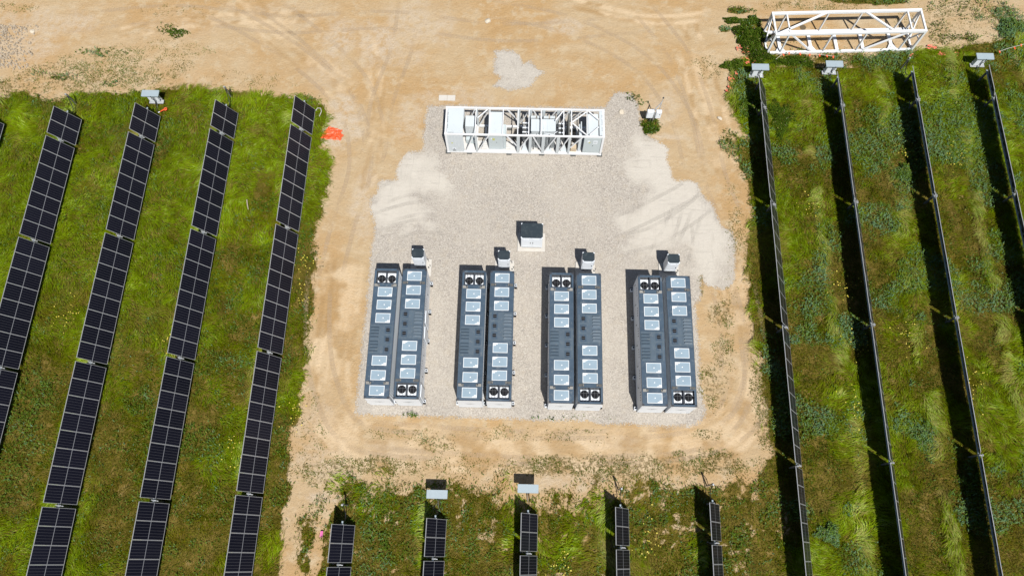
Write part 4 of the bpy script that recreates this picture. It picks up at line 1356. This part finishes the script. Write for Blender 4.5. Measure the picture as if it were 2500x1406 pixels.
# ------------------------------------------------------------------ grass, weeds, bushes, flowers
def blade_material(name, stops, ty=.25, gloss=.04):
    t = NT(name)
    a = t.attr('tone')
    c = t.ramp(a, stops)
    c = t.mix(t.math('MULTIPLY', t.attr('dry'), .9), c, t.mix(t.attr('tone2'), (.19, .148, .008), (.50, .38, .140)))
    c = t.mix(1.0, c, (.76, .76, .76), 'MULTIPLY')
    t.done(c, .65, 0, gloss, 1)
    tr = t.n('BsdfTranslucent')
    t.l(c, tr.inputs[0])
    mx = t.n('MixShader'); mx.inputs[0].default_value = ty
    t.l(t.p.outputs[0], mx.inputs[1]); t.l(tr.outputs[0], mx.inputs[2])
    t.l(mx.outputs[0], t.t.nodes['Material Output'].inputs[0])
    return t.mat


def blades(name, x, y, length, width, az, lean, tone, tone2, dry, mat, label, cat, z0=None):
    """one mesh of bent two-segment blades; all arguments are arrays"""
    n = len(x)
    dx, dy = np.cos(az), np.sin(az)
    sx, sy = -dy, dx
    z0 = np.zeros(n) if z0 is None else z0
    l1 = length * .5
    mx_ = x + dx * l1 * np.sin(lean * .6); my = y + dy * l1 * np.sin(lean * .6); mz = z0 + l1 * np.cos(lean * .6)
    l2 = length * .55
    le2 = np.minimum(lean * 1.7, 1.75)
    tx = mx_ + dx * l2 * np.sin(le2); ty = my + dy * l2 * np.sin(le2); tz = np.maximum(mz + l2 * np.cos(le2), .02)
    w = width / 2
    V = np.empty((n, 5, 3), np.float32)
    V[:, 0] = np.stack([x - sx * w * .8, y - sy * w * .8, z0], 1)
    V[:, 1] = np.stack([x + sx * w * .8, y + sy * w * .8, z0], 1)
    V[:, 2] = np.stack([mx_ + sx * w, my + sy * w, mz], 1)
    V[:, 3] = np.stack([mx_ - sx * w, my - sy * w, mz], 1)
    V[:, 4] = np.stack([tx, ty, tz], 1)
    base = np.arange(n, dtype=np.int32)[:, None] * 5
    loops = (base + np.array([0, 1, 2, 3, 3, 2, 4], np.int32)).ravel()
    starts = (np.arange(n, dtype=np.int32)[:, None] * 7 + np.array([0, 4], np.int32)).ravel()
    me = bpy.data.meshes.new(name)
    me.vertices.add(n * 5); me.vertices.foreach_set('co', V.ravel())
    me.loops.add(n * 7); me.loops.foreach_set('vertex_index', loops)
    me.polygons.add(n * 2); me.polygons.foreach_set('loop_start', starts)
    me.update(calc_edges=False)
    for k, v in (('tone', tone), ('tone2', tone2), ('dry', dry)):
        at_ = me.attributes.new(k, 'FLOAT', 'POINT')
        at_.data.foreach_set('value', np.repeat(v.astype(np.float32), 5))
    me.materials.append(mat)
    o = link(name, me)
    return tag(o, label, cat, kind='stuff')


GRASS_M = blade_material('grass_blades', [(0, (.070, .090, .002)), (.25, (.158, .168, .002)), (.55, (.205, .298, .003)), (.82, (.30, .45, .010)), (1, (.52, .64, .15))], .3)
LEAF_M = blade_material('weed_leaves', [(0, (.032, .060, .006)), (.4, (.075, .130, .008)), (.72, (.13, .22, .030)), (1, (.155, .275, .145))], .25)


def in_view(x, y, m=2.5):
    t = np.clip((y + 2.45) / 46.3, -.2, 1.3)
    return (x > -33.9 - 11.8 * t - m) & (x < 33.5 + 9.6 * t + m) & (y > -6.0) & (y < 47.5)


def strip(x, f):
    """0..1 across the six-metre strip that starts at a row's hub and runs east to the next row"""
    r0 = np.where(f == 2, 19.03, np.where(f == 1, -11.276, -42.25))
    return np.mod((x - r0) / 6.12, 1.0)


N0 = 2600000
x = rng.uniform(-49, 46, N0); y = rng.uniform(-6, 47.5, N0)
ok = in_view(x, y); x, y = x[ok], y[ok]
c, f = cover(x, y)
ok = rng.random(len(x)) < c * (.40 + .60 * sm(fbm(x, y, .9, 4, 101), .35, .6)) * .8
x, y, f = x[ok], y[ok], f[ok]
n = len(x)
u = strip(x, f)
edge = np.where(f == 2, sm(u, .53, .60) * (1 - sm(u, .68, .75)), sm(u, .66, .82) * (1 - sm(u, .90, .97)))
edge = edge * sm(fbm(x, y, .5, 3, 127), .36, .56)
lush = fbm(x, y, .20, 4, 131) + np.where(f == 0, .26 * sm(y, 5, 24) * sm(-x, 11, 27) - .06, np.where(f == 2, -.02 + .06 * sm(y, 12, 30), -.12)) + .15 * edge
lush = sm(lush, .40, .66)
fx_ = fbm(x, y, .22, 2, 141)
flow = (fx_ - .5) * 7 + (fbm(x, y, 1.0, 2, 145) - .5) * 3.0 - 1.0
az = flow + rng.normal(0, .25, n)
length = (.14 + .20 * rng.random(n)) * (.8 + 1.2 * lush + .8 * edge) * np.where(f == 1, .8, 1.0)
lean = .40 + .75 * rng.random(n) + .25 * lush
width = (.016 + .018 * rng.random(n)) * np.where(f == 1, 1.25, 1)
dryz = -.03 * (f == 0) * sm(y, 8, 22) + fbm(x, y, .38, 4, 151) + .25 * (fbm(x, y, 2.4, 3, 155) - .5) + np.where(f == 1, .05, np.where(f == 2, .05 * (1 - sm(y, 8, 26)) - .04 * sm(y, 22, 32), .04 * (1 - sm(y, 4, 22)))) - .13 * lush
dryz = np.clip(sm(dryz, .43, .60) + .35 * edge * (f == 2), 0, 1)
dry = (rng.random(n) < .12 + .72 * dryz).astype(float) * (.5 + .5 * rng.random(n))
t2 = np.clip(.05 + .30 * rng.random(n) + .8 * (fbm(x, y, .9, 3, 158) - .42) + .55 * edge, 0, 1)
clumpy = fbm(x, y, 2.6, 3, 161)
tone = np.clip(.16 + .44 * lush + np.where(f == 0, .6, .95) * (clumpy - .5) + .3 * edge + rng.normal(0, .13, n), 0, 1)
print('grass blades', n)
blades('grass', x, y, length, width, az, lean, tone, t2, dry, GRASS_M, 'uncut olive and bright green grass growing between the solar rows', 'grass')

# broad-leaved weeds: teal and dark green patches in the fields, sparse tufts on the dirt
N1 = 1500000
x = rng.uniform(-49, 46, N1); y = rng.uniform(-6, 47.5, N1)
ok = in_view(x, y); x, y = x[ok], y[ok]
c, f = cover(x, y)
u = strip(x, f)
pn = sm(fbm(x, y, .33, 4, 201) + np.where(f == 2, .09 * sm(y, 16, 30) * sm(x, 20, 30) + .05 * sm(u, .4, .6) - .015, 0), .53, .66) * np.where(f == 0, .55, np.where(f == 1, .6, 1.0))
pn2 = sm(fbm(x, y, 1.5, 4, 205), .50, .62)
d = c * np.clip(.03 + .38 * pn + .16 * pn2 * np.where(f == 1, 2.2, np.where(f == 0, 1.5, .7)), 0, 1)
clp = blobs(CLUMPS, x, y, 51)
wd = blobs(WEEDS, x, y, 61)
spot = sm(.55 * fbm(x, y, 2.0, 4, 211) + .45 * fbm(x, y, .7, 3, 213), .47, .58)
d = np.maximum(d, np.clip(clp * .7, 0, 1) * sm(fbm(x, y, 2.0, 2, 215), .2, .5))
wdd = np.clip(wd * (spot + .12) * 1.5, 0, 1)
isw = wdd > d
d = np.maximum(d, wdd)
ok = rng.random(len(x)) < d
x, y, f, isw, pn, pn2, clp = x[ok], y[ok], f[ok], isw[ok], pn[ok], pn2[ok], clp[ok]
n = len(x)
length = np.where(isw, .06 + .09 * rng.random(n), (.10 + .13 * rng.random(n)) * (1 + .5 * pn))
width = np.where(isw, .020 + .022 * rng.random(n), .030 + .042 * rng.random(n))
z0 = np.where(isw, 0, rng.random(n) ** 1.3 * (.10 + .26 * np.maximum(np.maximum(pn, .5 * pn2), np.clip(clp, 0, 1))))
tone = np.clip(.34 + .6 * (fbm(x, y, .8, 3, 221) - .42) + rng.normal(0, .2, n) + .22 * (f == 1) + .14 * (f == 0) + .42 * pn * (f == 2) - .1 * isw, 0, 1)
dry = np.where(isw, (rng.random(n) < .6) * (.4 + .5 * rng.random(n)), (rng.random(n) < .08) * .6)
print('weed leaves', n)
blades('weeds', x, y, length, width, rng.random(n) * 6.283, .5 + .9 * rng.random(n), tone, rng.random(n) * .6, dry, LEAF_M,
       'broad-leaved dark and bluish green weeds in patches on fields and dirt', 'weeds', z0)


def bush(x, y, rx, ry, h, label, seed, tone0=.25, nleaf=2600):
    r = np.random.default_rng(seed)
    th = r.random(nleaf) * 6.283; q = np.sqrt(r.random(nleaf))
    lob = 1 + .28 * np.sin(th * 3 + seed) + .18 * np.sin(th * 7 + seed * 2)
    bx = np.cos(th) * q * rx * lob; by = np.sin(th) * q * ry * lob
    hz = h * np.sqrt(np.clip(1 - (q * .95) ** 2, 0, 1)) * (.65 + .6 * vnoise(bx + seed, by, 2.4, seed))
    bz = hz * (r.random(nleaf) ** .45)
    s = empty('bush', (x, y, 0), 0, label, 'bush', 'leafy bushes at the field edges')
    L = .07 + .08 * r.random(nleaf)
    tone = np.clip(tone0 + .3 * (vnoise(bx, by, 1.5, seed + 3) - .5) + r.normal(0, .17, nleaf), 0, 1)
    o = blades('foliage', bx, by, L, L * .6, r.random(nleaf) * 6.283, .3 + 1.1 * r.random(nleaf), tone, r.random(nleaf), (r.random(nleaf) < .05) * .5, LEAF_M, None, None, np.maximum(bz - .05, .0))
    if 'kind' in o: del o['kind']
    o.parent = s
    st = MB()
    for k in range(7):
        a = 6.283 * k / 7 + seed
        st.tube([(0, 0, 0), (rx * .35 * math.cos(a), ry * .35 * math.sin(a), h * .4), (rx * .6 * math.cos(a + .2), ry * .6 * math.sin(a + .2), h * .7)], [.03, .02, .008], 5)
    st.build('stems', M['wood'], s)
    return s


bush(18.95, 41.15, 1.35, 1.25, .8, 'largest dark green bush at the west end of the white truss', 1, .2, 5200)
bush(19.5, 39.3, .95, .9, .7, 'dark green bush between the truss corner and the orange netting', 2, .2, 3000)
bush(19.3, 42.8, .55, .5, .7, 'small bush just above the top left corner of the truss', 3, .25, 1200)
bush(22.3, 38.75, 1.7, .42, .6, 'low dark hedge-like bush under the flagged rope', 4, .22, 3400)
bush(17.4, 38.3, .9, .6, .5, 'ragged bush left of the larger netting heap', 5, .3, 2200)
bush(18.2, 34.2, .75, 1.2, .55, 'grassy green bush left of the first east row head', 6, .35, 2600)
bush(20.7, 33.3, 1.0, 1.7, .55, 'dark leafy bush just right of the first east row head', 7, .25, 4200)
bush(10.15, 32.2, .6, .45, .4, 'small green bush at the foot of the meter post', 8, .16, 800)
bush(41.0, 42.5, 1.0, .9, .7, 'yellowish flowering bush near the upper right edge', 9, .85, 2600)
bush(30.0, 28.6, .6, .7, .6, 'grey-green shrub touching the shadow of the third east row', 10, .6, 1700)
bush(20.9, 1.5, .8, .65, .55, 'round bluish bush at the bottom beside the first east row', 11, .8, 2400)
bush(28.3, 8.1, 1.0, 1.3, .5, 'bluish bush beside the lower part of the third east row shadow', 12, .75, 2800)
bush(-29.6, 40.65, .85, .5, .30, 'lone green clump on the upper left dirt', 13, .35, 420)
bush(17.9, 42.9, 1.1, .28, .3, 'narrow green strip of growth on the dirt above the truss corner', 14, .25, 1500)

# yellow flowers in loose drifts
FL = [(24.1, 19.0), (24.6, 14.6), (23.9, 9.9), (30.3, 30.6), (34.0, 30.2), (28.0, 15.2), (-25.2, 13.4), (-19.6, 6.1), (-16.3, 17.5), (8.9, 1.0), (2.9, -.9), (-15.6, 8.6), (41.3, 42.6), (-16.4, 20.0), (-33.2, 15.5), (32.5, 12.0), (22.2, 25.5)]
m = MB()
for cx, cy in FL:
    for k in range(26):
        x_, y_ = cx + random.gauss(0, .5), cy + random.gauss(0, .7)
        r_ = random.uniform(.025, .055); z_ = random.uniform(.22, .42)
        m.add([(x_ + r_ * math.cos(a), y_ + r_ * math.sin(a), z_ + random.uniform(-.01, .01)) for a in (0, 1.05, 2.1, 3.15, 4.2, 5.25)], [(0, 1, 2, 3, 4, 5)])
tag(m.build('wildflowers', paint('yellow_petals', (.62, .52, .06), .6)), 'scattered small yellow wildflowers in the grass', 'flowers', kind='stuff')
